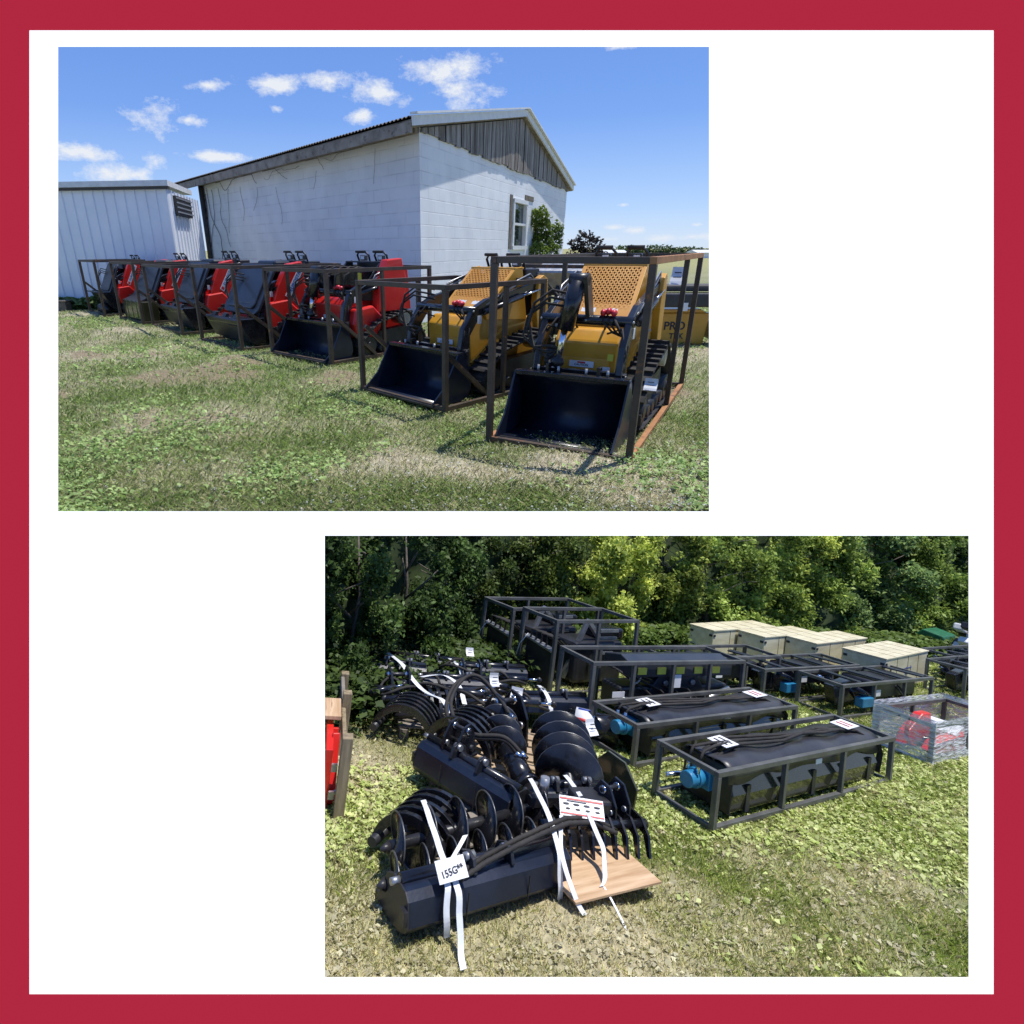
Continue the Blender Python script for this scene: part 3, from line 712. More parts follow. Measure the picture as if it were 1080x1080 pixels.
def grille(mb, M, W, H, nx, ny, w=.012):
    """expanded metal lattice in local xy of M"""
    dx, dy = W / nx, H / ny
    for j in range(ny):
        for i in range(nx):
            o = (j % 2) * .5 * dx
            a, b, c = (i * dx + o, j * dy), (i * dx + o + dx * .5, (j + 1) * dy), (i * dx + o - dx * .5, (j + 1) * dy)
            for q in (b, c):
                if -.001 <= q[0] <= W + .001 and a[0] <= W + .001: mb.beam((a[0], a[1], 0), (q[0], q[1], 0), w * .8, w * .5)
    mb.xform(M)
def bucket_part(t, style):
    if style in ('open', 'wide'):
        w = .49; prof = [(-.04, .04), (.16, .022), (.32, .02), (.40, .06), (.445, .13), (.45, .22), (.42, .36), (.37, .47), (.33, .53)]
        m = MB(); m.shell(prof, -w, w, -.014)
        side = [(-.04, .03), (.32, .012), (.42, .05), (.465, .14), (.46, .25), (.42, .40), (.34, .545), (.28, .545), (.10, .22), (-.07, .06)]
        for x in (-w, w - .0): m.prism(side, x - .008, x + .008)
        b = m.build('bucket', 'bucket', t)
        MB().box((0, .315, .54), (.99, .075, .04)).build('bucket_lip', 'black', b, .006)
        MB().box((0, -.03, .028), (1.0, .10, .018)).build('cutting_edge', 'black2', b)
        MB().box((-.22, .37, .585), (.03, .07, .09)).box((.22, .37, .585), (.03, .07, .09)).box((0, .48, .32), (.66, .05, .5)).build('mount_plate', 'black', b, .005)
        m = MB()
        for x in (-.3, -.12, .12, .3): m.cyl((x, .34, .55), (x, .34, .61), .012, 8)
        m.build('bolt', 'steel', b)
    elif style == 'closed':
        prof = [(.03, .50), (.0, .46), (.02, .40), (.16, .14), (.22, .06), (.46, .05), (.47, .50)]
        m = MB().prism(prof, -.47, .47); b = m.build('bucket', 'black', t, .012)
        m = MB()
        for x in (-.3, 0, .3): m.prism([(.03, .50), (.10, .50), (.12, .56), (.07, .56)], x - .05, x + .05)
        m.build('bucket_tab', 'black2', b, .006)
        MB().prism([(-.01, .47), (.02, .50), (.02, .47), (.17, .13), (.15, .12)], -.475, .475).build('bucket_lip', 'black2', b)
    elif style == 'ribbed':
        m = MB()
        for i in range(4): m.box((-.36 + i * .24, .23, .27), (.215, .44, .46))
        m.box((0, .25, .27), (.95, .41, .44)); b = m.build('bucket', 'grass_sheen', t, .014)
        MB().prism([(.02, .50), (.3, .60), (.42, .60), (.44, .50)], -.40, .40).build('bucket_top', 'black2', b, .01)
    elif style == 'tipped':
        m = MB().shell([(-.05, .62), (.05, .64), (.10, .6), (.30, .25), (.46, .10), (.52, .12), (.5, .55)], -.46, .46, -.016)
        m.prism([(-.04, .63), (.10, .62), (.30, .27), (.46, .11), (.52, .12), (.36, .62)], -.47, -.45)
        m.prism([(.10, .62), (.30, .27), (.46, .11), (.52, .12), (.46, .62)], .45, .47)
        b = m.build('bucket', 'black', t)
        MB().ell((0, .2, .16), (.36, .16, .14)).build('bucket_jaw', 'black2', b)
def loader(fr, label, loc, yaw, color, style, sc=(1, 1, 1), canopy=False, detail=2, cyl=True, arm=0, cw=1.0):
    rz = math.radians(yaw)
    t = thing(fr, 'track_loader', label, 'mini loader', (loc[0], loc[1], 0), rz, sc, 'compact stand-on track loaders')
    bucket_part(t, style)
    for s in (-1, 1): track(t, s)
    # chassis and bonnet
    body = MB().prism([(.70, .28), (.66, .78), (.75, .88), (1.0, .88), (1.9, .80), (1.9, .25), (.8, .25)], -.285, .285).build('body', color, t, .02)
    MB().box((.0, .662, .52), (.44, .012, .24)).build('access_panel', color, body, .004)
    MB().box((-.02, .646, .585), (.22, .004, .055)).build('sticker', 'label', body)
    MB().box((-.02, .643, .60), (.07, .004, .014)).build('sticker_mark', 'redink', body)
    text_mesh('CAUTION', .028, 'lettering', 'ink', body, basis((-.02, .642, .578), (1, 0, 0), (0, 0, 1)))
    MB().box((.20, .646, .55), (.07, .004, .05)).build('sticker', 'label', body)
    MB().box((.23, .645, .66), (.05, .004, .06)).build('sticker', 'yellowtag', body)
    hood = MB()
    hood.prism([(.92, .84), (.90, .94), (1.38, 1.40), (1.50, 1.42), (1.62, .78)], -.30, -.275).prism([(.92, .84), (.90, .94), (1.38, 1.40), (1.50, 1.42), (1.62, .78)], .275, .30)
    hood.box((0, 1.45, 1.40), (.60, .16, .022)).prism([(.92, .74), (.895, .92), (.915, .93), (.94, .74)], -.275, .275)
    ho = hood.build('hood', color if color == 'yellow' else 'black2', t, .006)
    MB().prism([(.98, .76), (.98, .90), (1.40, 1.33), (1.50, 1.33), (1.55, .76)], -.27, .27).build('radiator', 'black2', ho)
    d = Vector((0, .48, .46)).normalized()
    if detail >= 2 and color == 'yellow':
        fr2 = MB(); u = Vector((1, 0, 0))
        o = Vector((-.275, .90, .935)); L = .655
        for a, b in (((0, 0), (.55, 0)), ((0, L), (.55, L)), ((0, 0), (0, L)), ((.55, 0), (.55, L))):
            fr2.beam(o + u * a[0] + d * a[1], o + u * b[0] + d * b[1], .03, .012, up=d.cross(u))
        fr2.prism([(.90, .92), (1.05, 1.065), (1.04, 1.075), (.89, .93)], -.28, .28)
        fr2.build('grille_frame', 'orange', ho)
        g = MB(); grille(g, basis(o + d * .14, (1, 0, 0), d), .55, L - .14, 13, 18, .018); g.build('grille', 'orange', ho)
        k = MB(); k.box((-.10, .985, 1.02), (.13, .05, .003), Matrix.Rotation(math.radians(44), 3, 'X')).box((.11, .985, 1.02), (.11, .055, .003), Matrix.Rotation(math.radians(44), 3, 'X')); k.build('sticker', 'label', ho)
    # rear towers, arms, cylinders, hoses
    for s in (-1, 1):
        x = s * .36
        MB().prism([(1.66, .66), (1.60, 1.0), (1.64, 1.28), (1.72, 1.32), (1.80, 1.27), (1.86, .66)], x - .035 + s * .03, x + .035 + s * .03).build('tower', color, t, .008)
        a = MB().prism([(.47, .38), (.43, .56), (.47, .78), (.62, 1.0), (.82, 1.09), (1.72, 1.26), (1.76, 1.16), (.90, .97), (.70, .88), (.57, .70), (.56, .36)], x - .03, x + .03).build('lift_arm', 'black', t, .01)
        MB().cyl((x + s * .055, .74, .95), (x + s * .055, 1.35, 1.09), .032, 12).build('cylinder', 'black', a)
        MB().cyl((x + s * .055, 1.35, 1.09), (x + s * .055, 1.72, 1.16), .014, 10).build('rod', 'chrome', a)
        for k in range(3):
            MB().tube([(x + s * (.04 + .02 * k) * .6, .80 + .1 * k, 1.02 + .03 * k), (x + s * .05, 1.1, 1.17 + .025 * k), (x + s * .04, 1.5, 1.30 + .02 * k), (x + s * .02, 1.7, 1.20)], .0085, 6).build('hydraulic_hose', 'steel' if k != 1 else 'rubber', a)
        MB().box((x + s * .034, .70, .87), (.004, .06, .09)).build('sticker', 'label', a)
        # step rail beside the track
        MB().beam((s * .31, .68, .36), (s * .33, 1.15, .72), .022).beam((s * .33, 1.15, .72), (s * .36, 1.70, .78), .022).build('side_rail', color, t)
        MB().tube([(x, .50, .50), (x + s * .03, .55, .78), (x * .7, .60, .98), (x * .4, .72, .96), (x * .3, .82, .82)], .011, 7).build('hose', 'rubber', t)
        MB().tube([(x * .9, .48, .46), (x * 1.12, .46, .72), (x * .9, .56, .92), (x * .5, .66, .86)], .009, 7).build('hose', 'rubber', t)
        MB().box((x, .50, .46), (.10, .08, .20)).cyl((x - .06, .5, .52), (x + .06, .5, .52), .03, 12).build('pivot', 'black2', t, .005)
        # control handles
        xx = s * .15
        MB().tube([(xx - .09, 1.62, 1.38), (xx - .10, 1.58, 1.50), (xx - .06, 1.56, 1.545), (xx + .06, 1.56, 1.545), (xx + .10, 1.58, 1.50), (xx + .09, 1.62, 1.38)], .014, 8).build('handle', 'black2', t)
        MB().cyl((xx - .09, 1.54, 1.555), (xx + .07, 1.54, 1.555), .020, 10).build('grip', 'rubber', t)
        MB().box((xx, 1.60, 1.455), (.09, .06, .085)).build('gauge', 'black', t, .006)
        MB().box((xx, 1.566, 1.46), (.06, .004, .05)).build('gauge_face', 'label', t)
    MB().box((0, 1.72, 1.34), (.56, .26, .10)).build('control_panel', 'black2', t, .015)
    MB().box((0, 1.80, 1.05), (.58, .06, .62)).build('back_pad', 'black2', t, .03)
    MB().cyl((-.40, .64, .97), (.40, .64, .97), .045, 14).build('cross_tube', 'black', t)
    if cyl:
        c = MB().cyl((-.06, .50, 1.30), (-.13, .46, .90), .072, 16).build('tilt_cylinder', 'black', t)
        MB().cyl((-.13, .46, .92), (-.165, .44, .66), .030, 12).build('rod', 'chrome', c)
        MB().cyl((-.13, .50, 1.31), (.03, .50, 1.31), .05, 12).prism([(.44, 1.33), (.56, 1.33), (.72, 1.0), (.62, .94)], -.005, .03).build('cylinder_bracket', 'black2', c)
        MB().ell((-.17, .44, .63), (.06, .06, .055)).build('rod_end', 'black2', c)
    for k, (dx, dz) in enumerate([(0, 0), (.045, .012), (.09, .0)]):
        MB().ell((.14 + dx, .62, 1.04 + dz), (.026, .04, .03)).build('coupler_cap', 'cap', t)
    for k, (dx, dz) in enumerate([(0, 0), (.03, -.05), (-.02, .06)]):
        MB().tube([(-.12, .60, 1.12 + dz), (-.30 - dx, .50, 1.16 + dz), (-.44 - dx, .46, 1.05 + dz), (-.47 - dx, .44, .88 + dz), (-.40, .45, .74), (-.26, .44, .70 + dz), (-.16, .45, .74)], .0115, 7).build('hose', 'rubber', t)
    for k in range(3): MB().tube([(.12 + .045 * k, .64, 1.03), (.16 + .05 * k, .58, .96), (.24 + .03 * k, .60, .88), (.30, .68, .84)], .009, 7).build('hose', 'rubber', t)
    for x in (-.40, -.20, .0, .20, .40): MB().ell((x, .60, .97), (.012, .008, .012), 8, 6).build('bolt', 'steel', t)
    if color == 'red':
        for s in (-1, 1):
            x = s * .42
            if s < 0 and arm != 0: continue
            shp = {0: [(.66, .62), (.84, 1.0), (1.10, 1.40), (1.42, 1.42), (1.46, 1.1), (1.30, .84), (1.1, .62)], 1: [(.62, .60), (.80, 1.02), (1.02, 1.36), (1.30, 1.40), (1.34, 1.0), (1.6, .86), (1.5, .60), (1.1, .52)], 2: [(1.05, .66), (1.12, 1.10), (1.30, 1.44), (1.62, 1.46), (1.72, 1.1), (1.6, .66)]}[arm]
            ar = MB().prism(shp, x - .06, x + .045).build('side_armour', 'red', t, .015)
            M = basis((x + s * .037, 1.10, 1.05), (0, .56 * s, .83 * s) if s > 0 else (0, -.56, -.83), (0, -.83, .56) if s > 0 else (0, .83, -.56))
            if s > 0 and arm != 2:
                M = basis((x + .048, 1.12, 1.06), (0, .56, .83), (0, -.83, .56))
                MB().box((0, 0, 0), (.60, .10, .004)).xform(M).build('label_strip', 'label', ar)
                text_mesh('EUROSTAR', .088, 'lettering', 'blueink', ar, M @ Matrix.Translation((.04, 0, .003)))
                MB().box((-.255, 0, .003), (.06, .07, .003)).xform(M).build('emblem', 'redink', ar)
            MB().prism([(.60, .30), (.54, .52), (.60, .74), (.95, .78), (1.15, .60), (1.05, .30)], x - .14, x + .06).build('side_tank', 'red', t, .03)
    if canopy:
        c = MB(); M = basis((0, .56, .96), (1, 0, 0), (0, .50, .86))
        w, h, rr = .44 * cw, .47, .11; poly = []
        for cx, cy, a0 in ((w - rr, h - rr, 0), (-w + rr, h - rr, 90), (-w + rr, -h + rr, 180), (w - rr, -h + rr, 270)):
            for k in range(5): a = math.radians(a0 + 22.5 * k); poly.append((cx + rr * math.cos(a), cy + rr * math.sin(a)))
        c.prism(poly, -.05, 0, 'z').prism([(p[0] * .8, p[1] * .8) for p in poly], 0, .035, 'z'); c.box((0, -.29, .03), (.5, .02, .02)); c.xform(M)
        c.build('front_hood', 'hood', t, .012)
        MB().box((-.1 * cw, 1.2, 1.30), (.46, .34, .22)).build('engine_cover', 'hood', t, .04)
    if arm == 2:
        MB().box((.0, 1.15, 1.16), (.52, .42, .30)).build('engine_cover', 'black', t, .05); MB().box((-.28, .95, 1.08), (.16, .2, .24)).build('battery_box', 'black2', t, .02)
        MB().box((.30, .92, 1.16), (.03, .04, .18)).build('sticker', 'yellowtag', t)
        for k in range(5): MB().tube([(-.35 + .16 * k, .58, .92), (-.30 + .15 * k, .62, 1.22), (-.15 + .12 * k, .85, 1.34), (.1 + .05 * k, 1.1, 1.30)], .014, 7).build('hose', 'rubber', t)
    return t

def inset(loc, yaw, W, du, dv):
    a = math.radians(yaw); return (loc[0] + math.cos(a) * (W / 2 + du) - math.sin(a) * dv, loc[1] + math.sin(a) * (W / 2 + du) + math.cos(a) * dv)
CG = {'A': ((.44, 4.82), -29.2, 1.26, 3.1, 1.54), 'B': ((-.92, 6.86), -46.5, 1.48, 1.65, 1.27), 'C': ((-2.72, 9.47), -42.1, 1.6, 2.2, 1.34), 'D': ((-4.43, 10.92), -47, 1.72, 2.1, 1.36),
      'E': ((-6.38, 13.16), -49, 1.95, 1.9, 1.32), 'F': ((-7.92, 14.74), -47.1, 1.72, 1.7, 1.35), 'G': ((-9.54, 16.24), -46.9, 1.45, 1.25, 1.37)}
LB = {'A': 'nearest and tallest steel cage, rust orange on its right rails', 'B': 'low brown steel cage around the second yellow loader', 'C': 'brown steel cage around the red loader beside the yellow ones',
      'D': 'steel cage around the red loader with large grey black hood and tapered bucket', 'E': 'steel cage around the third red loader from the white shed', 'F': 'steel cage around the loader with the ribbed front bucket', 'G': 'leftmost small steel cage against the white shed wall'}
EX = {'A': [], 'B': [((.02, .9, .05), (.02, .1, .75)), ((1.40, .75, .05), (1.40, .05, .62))], 'C': [((1.58, .9, .05), (1.58, .05, .75)), ((.02, .9, .05), (.02, .05, .75))], 'D': [((.02, .8, .05), (.02, .05, .7)), ((1.70, .9, .05), (1.70, .05, .75))],
      'E': [((1.93, .9, .05), (1.93, .05, .8)), ((.02, .9, .05), (.02, .05, .8))], 'F': [((1.70, .8, .05), (1.70, .05, .75))], 'G': [((.02, .8, .05), (.02, .05, .8))]}
MD = {'A': (1.9,), 'B': (.95,), 'C': (1.1,), 'D': (1.0,), 'E': (), 'F': (), 'G': ()}
for k, (loc, yaw, W, L, H) in CG.items():
    cage('T', LB[k], loc, yaw, W, L, H, .052 if k in 'AB' else .055, extra=EX[k], rust='cage_rust' if k == 'A' else None, mids=MD[k])
loader('T', 'yellow loader with raised tilt cylinder and black bucket inside the nearest cage', inset(*CG['A'][:3], -.04, .10), -29.8, 'yellow', 'open', (1.03, 1.12, 1.03))
loader('T', 'yellow loader with low open bucket in the second cage from the right', inset(*CG['B'][:3], -.02, .06), -46, 'yellow', 'open', (1.18, 1.1, .98), cyl=False)
loader('T', 'red loader with open black bucket beside the yellow loaders', inset(*CG['C'][:3], -.02, .04), -42.1, 'red', 'open', (1.45, 1.0, 1.0), detail=1, cyl=True, arm=2)
loader('T', 'red loader with grey black hood panel over a tapered black bucket', inset(*CG['D'][:3], 0, .1), -47, 'red', 'closed', (1.45, 1.0, 1.0), True, 1, False, 1, 1.05)
loader('T', 'red loader with rounded black hood half hidden in the third cage from the shed', inset(*CG['E'][:3], .1, .15), -49, 'red', 'closed', (1.5, .9, 1.0), True, 1, False, 1, .95)
loader('T', 'red loader with a three groove glossy black front box bucket', inset(*CG['F'][:3], 0, .08), -47, 'red', 'ribbed', (1.45, .85, .97), True, 1, False, 0, 1.1)
loader('T', 'leftmost red loader with its open jawed black bucket tipped up', inset(*CG['G'][:3], .0, .05), -46.9, 'red', 'tipped', (1.3, .75, .94), True, 1, False, 0, .8)
paper_tag('T', 'white paper tag fluttering on the right rear post of the nearest cage', (2.68, 6.62, 1.40), -.6, .14, .2, group='white paper tags in the farmyard')
paper_tag('T', 'white paper tag hanging low beside the rubber track in the nearest cage', (1.90, 4.95, .53), -.5, .11, .11, group='white paper tags in the farmyard')

# yellow machine with lettering behind the nearest cage, at the right edge
tr = thing('T', 'trencher', 'yellow machine with black letters behind the nearest cage at the right edge', 'machine', (4.12, 10.0, 0), math.radians(-2))
b_ = MB().prism([(-.55, .02), (.50, .02), (.56, .56), (-.55, .56)], 0, .5, 'y').build('body', 'yellow', tr, .02)
MB().prism([(-.55, .56), (.5, .56), (.4, .62), (-.55, .62)], .02, .48, 'y').build('deck', 'yellow', b_, .01)
text_mesh('PRO', .19, 'lettering', 'ink', b_, basis((-.02, -.006, .34), (1, 0, 0), (0, 0, 1)), bold=.004)
text_mesh('TTK', .13, 'lettering', 'ink', b_, basis((.03, -.006, .17), (1, 0, 0), (0, 0, 1)), bold=.003)
MB().box((.4, -.05, .78), (2.1, .34, .22)).build('attachment_bar', 'black2', tr, .03)
MB().box((.4, .2, .96), (2.0, .5, .10)).build('upper_bar', 'darktrim', tr, .03)
MB().box((.92, .1, .25), (.6, .5, .3)).build('engine_box', 'black2', tr, .05)
MB().box((.0, -.24, .68), (.13, .01, .13)).build('sticker', 'label', tr)
# dark attachments and a grey sheet between the two yellow loaders' cages
at_ = thing('T', 'attachment_stack', 'stack of black attachments under a grey sheet between the yellow loaders', 'attachment', (2.2, 9.7, 0), math.radians(-20))
MB().box((0, 0, .65), (1.7, .9, .12)).box((0, 0, .35), (1.6, .8, .12)).box((0, 0, .95), (1.5, .8, .1)).build('frame', 'black2', at_, .02)
m = MB()
for i in range(9): m.cyl((-.8 + i * .2, -.45, .1), (-.75 + i * .2, -.4, 1.05), .035, 8)
m.build('tines', 'black2', at_)
MB().box((.05, -.1, 1.22), (1.4, .7, .30), Matrix.Rotation(.25, 3, 'X')).build('sheet', 'steel', at_, .04)
for i in range(3): MB().tube([(-.6 + .3 * i, -.5, 1.1), (-.3 + .3 * i, -.62, .8), (.0 + .3 * i, -.6, .55), (.2 + .3 * i, -.5, .3)], .02, 7).build('hose', 'rubber', at_)
cage('T', 'partly hidden dark cage behind the nearest two cages', (1.15, 8.9), -32, 1.5, 1.5, 1.38, .05, group='steel transport cages in the farmyard row')
wd_r = np.random.default_rng(77)
def sampWall(r, n):
    t = r.uniform(size=n); x = -12.5 + t * 4.6; y = 17.6 - t * .7 - np.abs(r.normal(0, .12, n)) ; return x, y - .1
weeds('wall_weeds', 'T', 700, sampWall, lambda x, y: x * 0, hT, .10, 1, 6, (.12, .19, .05), (.2, .28, .09), 'fringe of weeds along the foot of the white shed wall', 'weeds', .3)

# ================================================================ THE SHADED LOT
fB1, fB2, fB3 = Field(53, 22, .7, 3.5), Field(57, 26, 3, 14), Field(59, 20, 6, 22)
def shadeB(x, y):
    """tree shade to be put into the ground colour near the tree line"""
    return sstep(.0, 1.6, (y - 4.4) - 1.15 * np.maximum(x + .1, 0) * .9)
def dryB(x, y):
    d = .50 + .17 * fB1(x, y) + .18 * fB2(x, y)
    d += .30 * np.exp(-((x - 1.2) / 1.3) ** 2 - ((y - 2.7) / .55) ** 2) - .35 * sstep(2.2, 4.2, x) - .25 * sstep(4.8, 6, y)
    return np.clip(d, 0, 1)
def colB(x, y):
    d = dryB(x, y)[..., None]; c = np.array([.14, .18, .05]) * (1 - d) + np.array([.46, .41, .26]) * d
    sh = shadeB(x, y)[..., None]; return c * (1 - .6 * sh)  # ground darkened to stand in for the shade of the trees
def hB(x, y): return .012 * fB2(x, y) + .010 * fB1(x, y)
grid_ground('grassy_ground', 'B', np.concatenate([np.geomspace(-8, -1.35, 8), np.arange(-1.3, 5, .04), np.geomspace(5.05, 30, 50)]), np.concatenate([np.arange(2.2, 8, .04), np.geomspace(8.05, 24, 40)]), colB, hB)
def sampB(r, n):
    y = 2.35 + (r.uniform(size=n) ** 1.8) * 11; x = -.16 * y - .05 + r.uniform(size=n) * (1.14 * y + .3)
    return x, y
blades('ground_grass', 'B', 260000, sampB, dryB, hB, .028, (.38, .48, .11), (.80, .72, .44), .0036, 31, 'short trampled grass growing over the lot around the attachments')
weeds('leafy_groundcover', 'B', 36000, sampB, lambda x, y: .5 - .30 * fB1(x + 3, y), hB, .023, .56, 33, (.42, .52, .12), (.74, .76, .36), 'pale green creeping leaves flattened over the lot', 'weeds', .035)
weeds('wilted_leaves', 'B', 5000, sampB, lambda x, y: .5 - .30 * fB3(x, y) * .5, hB, .020, .6, 34, (.52, .47, .30), (.68, .64, .42), 'wilted straw coloured leaves lying on the lot', 'weeds', .02)
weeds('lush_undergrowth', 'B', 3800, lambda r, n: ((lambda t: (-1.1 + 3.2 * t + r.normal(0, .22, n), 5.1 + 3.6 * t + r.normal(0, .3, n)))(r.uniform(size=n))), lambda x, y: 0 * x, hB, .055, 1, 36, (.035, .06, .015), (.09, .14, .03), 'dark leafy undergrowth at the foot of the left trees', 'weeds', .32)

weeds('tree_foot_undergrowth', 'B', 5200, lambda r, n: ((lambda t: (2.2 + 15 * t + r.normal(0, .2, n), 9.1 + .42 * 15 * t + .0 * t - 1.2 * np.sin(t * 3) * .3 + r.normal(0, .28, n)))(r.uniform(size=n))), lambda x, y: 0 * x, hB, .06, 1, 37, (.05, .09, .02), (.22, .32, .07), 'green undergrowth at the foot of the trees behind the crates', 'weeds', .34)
def cap(x, y): return 2.19 + .12 * x - .065 * y
# dark backing sheet behind the trees, shade of the gaps put into its colour
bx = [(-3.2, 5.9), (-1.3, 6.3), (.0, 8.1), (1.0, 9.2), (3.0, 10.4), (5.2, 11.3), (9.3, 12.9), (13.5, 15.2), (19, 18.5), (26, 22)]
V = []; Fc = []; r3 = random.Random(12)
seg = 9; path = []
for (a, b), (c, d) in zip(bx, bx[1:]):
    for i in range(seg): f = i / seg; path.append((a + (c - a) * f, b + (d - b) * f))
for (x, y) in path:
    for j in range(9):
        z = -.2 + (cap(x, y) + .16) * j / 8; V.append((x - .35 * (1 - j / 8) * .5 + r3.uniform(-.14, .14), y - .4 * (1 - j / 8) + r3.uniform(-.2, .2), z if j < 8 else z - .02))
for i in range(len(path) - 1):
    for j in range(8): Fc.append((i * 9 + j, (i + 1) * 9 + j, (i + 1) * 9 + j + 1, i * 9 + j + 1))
m = MB(); m.add(V, Fc, True); struct('B', m, 'dark_backing_bank', 'darkfill')

def tree_at(x, y, h, w, n, size, c0, c1, label, seed, bare=False):
    r = random.Random(seed); bl = []
    k = 20 if w > .8 else 16
    for i in range(k):
        bl.append((x + r.uniform(-w, w) * .95, y + r.uniform(-.35, .35), h * (.06 + .92 * (i + .5) / k), w * r.uniform(.26, .46), .30 * r.uniform(.7, 1.2), h * r.uniform(.10, .19)))
    st = [([(x, y + .45, 0), (x + .06, y + .42, h * .5), (x - .05, y + .42, h * .9)], [.03, .018, .008])]
    for i in range(3):
        z0 = h * r.uniform(.3, .7); st.append(([(x, y + .3, z0), (x + r.uniform(-.3, .3), y + .1, z0 + .25), (x + r.uniform(-.5, .5), y, min(h, z0 + .5))], [.018, .012, .006]))
    top = lambda P: (P[:, 2] < cap(P[:, 0], P[:, 1]) + .14) & (P[:, 2] > .03)
    return leafy('B', 'tree', label, 'tree', bl, n, size, c0, c1, st, 'trees and bushes along the back of the lot', seed, .8, extra=top, flat=.15)
DG = ((.016, .036, .010), (.12, .20, .045)); MG = ((.07, .12, .02), (.52, .66, .14)); YG = ((.20, .28, .03), (.88, .95, .22)); BG = ((.05, .10, .035), (.36, .50, .16))  # DG: shade on the left trees put into the leaf colour
TL = [(-1.55, 5.75, .6, 15000, .052, DG, 'shade-toned tree at the far left edge behind the tan posts'), (-.75, 6.05, .55, 17000, .052, DG, 'dense dark tree above the lush undergrowth at the left'), (-.25, 6.9, .55, 17000, .052, DG, 'shade-toned tree directly behind the far pile of black buckets'),
      (.3, 7.75, .55, 14000, .052, DG, 'dark tree just left of the tallest far cages'), (.95, 8.7, .6, 14000, .052, ((.015, .03, .008), (.10, .15, .03)), 'shadowy tree right behind the tallest far cages'), (1.75, 9.2, .65, 13000, .056, ((.03, .05, .01), (.20, .27, .05)), 'half sunlit tree between the dark trees and the yellow green bush'),
      (2.6, 9.45, .75, 15000, .062, YG, 'bright yellow green bush in the middle behind the long cages'), (3.5, 9.9, .7, 13000, .062, YG, 'second yellow green bush left of the leftmost cream crate'), (4.45, 10.45, .65, 11000, .065, ((.08, .12, .02), (.42, .50, .10)), 'lighter green tree with pale twigs behind the leftmost cream crate'),
      (5.5, 10.9, .9, 12000, .07, MG, 'leafy tree behind the bare grey trunk'), (6.8, 11.4, 1.0, 15000, .07, MG, 'full green tree behind the middle cream crates'), (8.3, 12.0, 1.0, 15000, .075, MG, 'round green tree behind the rightmost cream crate'),
      (10.0, 12.9, 1.1, 20000, .08, BG, 'blue green feathery tree right of the cream crates'), (12.0, 13.9, 1.3, 20000, .085, ((.05, .09, .02), (.32, .44, .09)), 'dark green tree behind the green machine'), (14.8, 15.6, 1.6, 20000, .09, ((.03, .06, .015), (.20, .29, .06)), 'rightmost tree at the corner of the lot'),
      (7.6, 11.95, .7, 9000, .06, YG, 'small yellow green bush between the two rightmost of the crate side trees'), (11.1, 13.4, .8, 9000, .07, MG, 'light green bush just right of the blue green feathery tree')]
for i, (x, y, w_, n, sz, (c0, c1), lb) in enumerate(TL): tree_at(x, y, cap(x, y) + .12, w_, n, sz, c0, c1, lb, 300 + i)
bt = thing('B', 'bare_tree', 'bare grey tree trunk with thin dead branches in front of the dark trees', 'tree', (5.25, 10.75, 0))
MB().tube([(.15, 0, .2), (.0, 0, 1.1), (-.22, 0, 1.75), (-.33, .05, 2.12)], [.075, .06, .05, .04], 8).build('trunk', 'trunk', bt)
r4 = random.Random(9)
for k in range(11):
    z = .9 + .11 * k; s_ = (-1) ** k; x0_ = -.02 - .18 * max(0, z - 1.1) / .7; p = [(x0_, -.05, z)]; a = .5 + r4.random() * .5
    for j in range(5): q = p[-1]; p.append((q[0] + s_ * .19, q[1] - .03 * r4.random(), min(2.1, q[2] + .10 * a + r4.uniform(-.05, .07))))
    MB().tube(p, [.011, .009, .007, .006, .005, .004], 5).build('branch', 'trunk', bt)

# ---------------------------------------------------------------- attachments in crate frames
def crate_cage(key, label, nm=2, r=.04, mids=None):
    (x, y), yaw, W, L, H = BC[key]
    return cage('B', label, (x, y), yaw, W, L, H, r, 'cage2', group='grey steel shipping frames in the lot', mids=mids if mids is not None else tuple(L * (i + 1) / (nm + 1) for i in range(nm)), name='shipping_frame')
BC = {'G': ((2.01, 4.60), -61.7, .55, 2.59, .43), 'N': ((1.74, 5.48), -62.2, .56, 2.41, .38), 'M': ((1.56, 6.22), -66.6, .57, 2.19, .68), 'R': ((5.15, 6.36), -63.7, .54, 1.54, .42),
      'P': ((5.0, 7.48), -62.9, .55, 2.3, .43), 'Q': ((4.20, 7.75), -63.9, .55, 2.15, .44), 'T': ((1.27, 7.12), -62, .66, 1.34, .88), 'T2': ((.83, 7.60), -60, .64, 1.50, .86), 'U': ((8.0, 9.0), -61, .5, 2.4, .5), 'V': ((2.9, 7.45), -64, .55, 2.1, .50), 'U2': ((8.7, 9.9), -61, .5, 2.4, .5)}
def inB(key, name, label, cat, du=0, dv=0, group=None):
    (x, y), yaw, W, L, H = BC[key]; a = math.radians(yaw)
    return thing('B', name, label, cat, (x + math.cos(a) * (W / 2 + du) - math.sin(a) * dv, y + math.sin(a) * (W / 2 + du) + math.cos(a) * dv, .03), a, 1, group)
crate_cage('G', 'nearest grey shipping frame standing on the grass', 2)
crate_cage('N', 'second grey shipping frame just behind the nearest one', 2)
crate_cage('M', 'taller grey frame around the attachment with yellow stickers', 3)
crate_cage('P', 'grey frame with dark cross bars in front of the rightmost cream crate', 2)
crate_cage('Q', 'grey frame with dark cross bars in front of the middle cream crates', 2)
crate_cage('T', 'tall far frame holding upright black attachments, the nearer of the tall pair', 1)
crate_cage('T2', 'tall far frame nearest the dark trees', 1)
crate_cage('U', 'grey frame of black parts at the right edge beside the rightmost cream crate', 2)
crate_cage('U2', 'farthest frame of black parts at the right edge', 1)
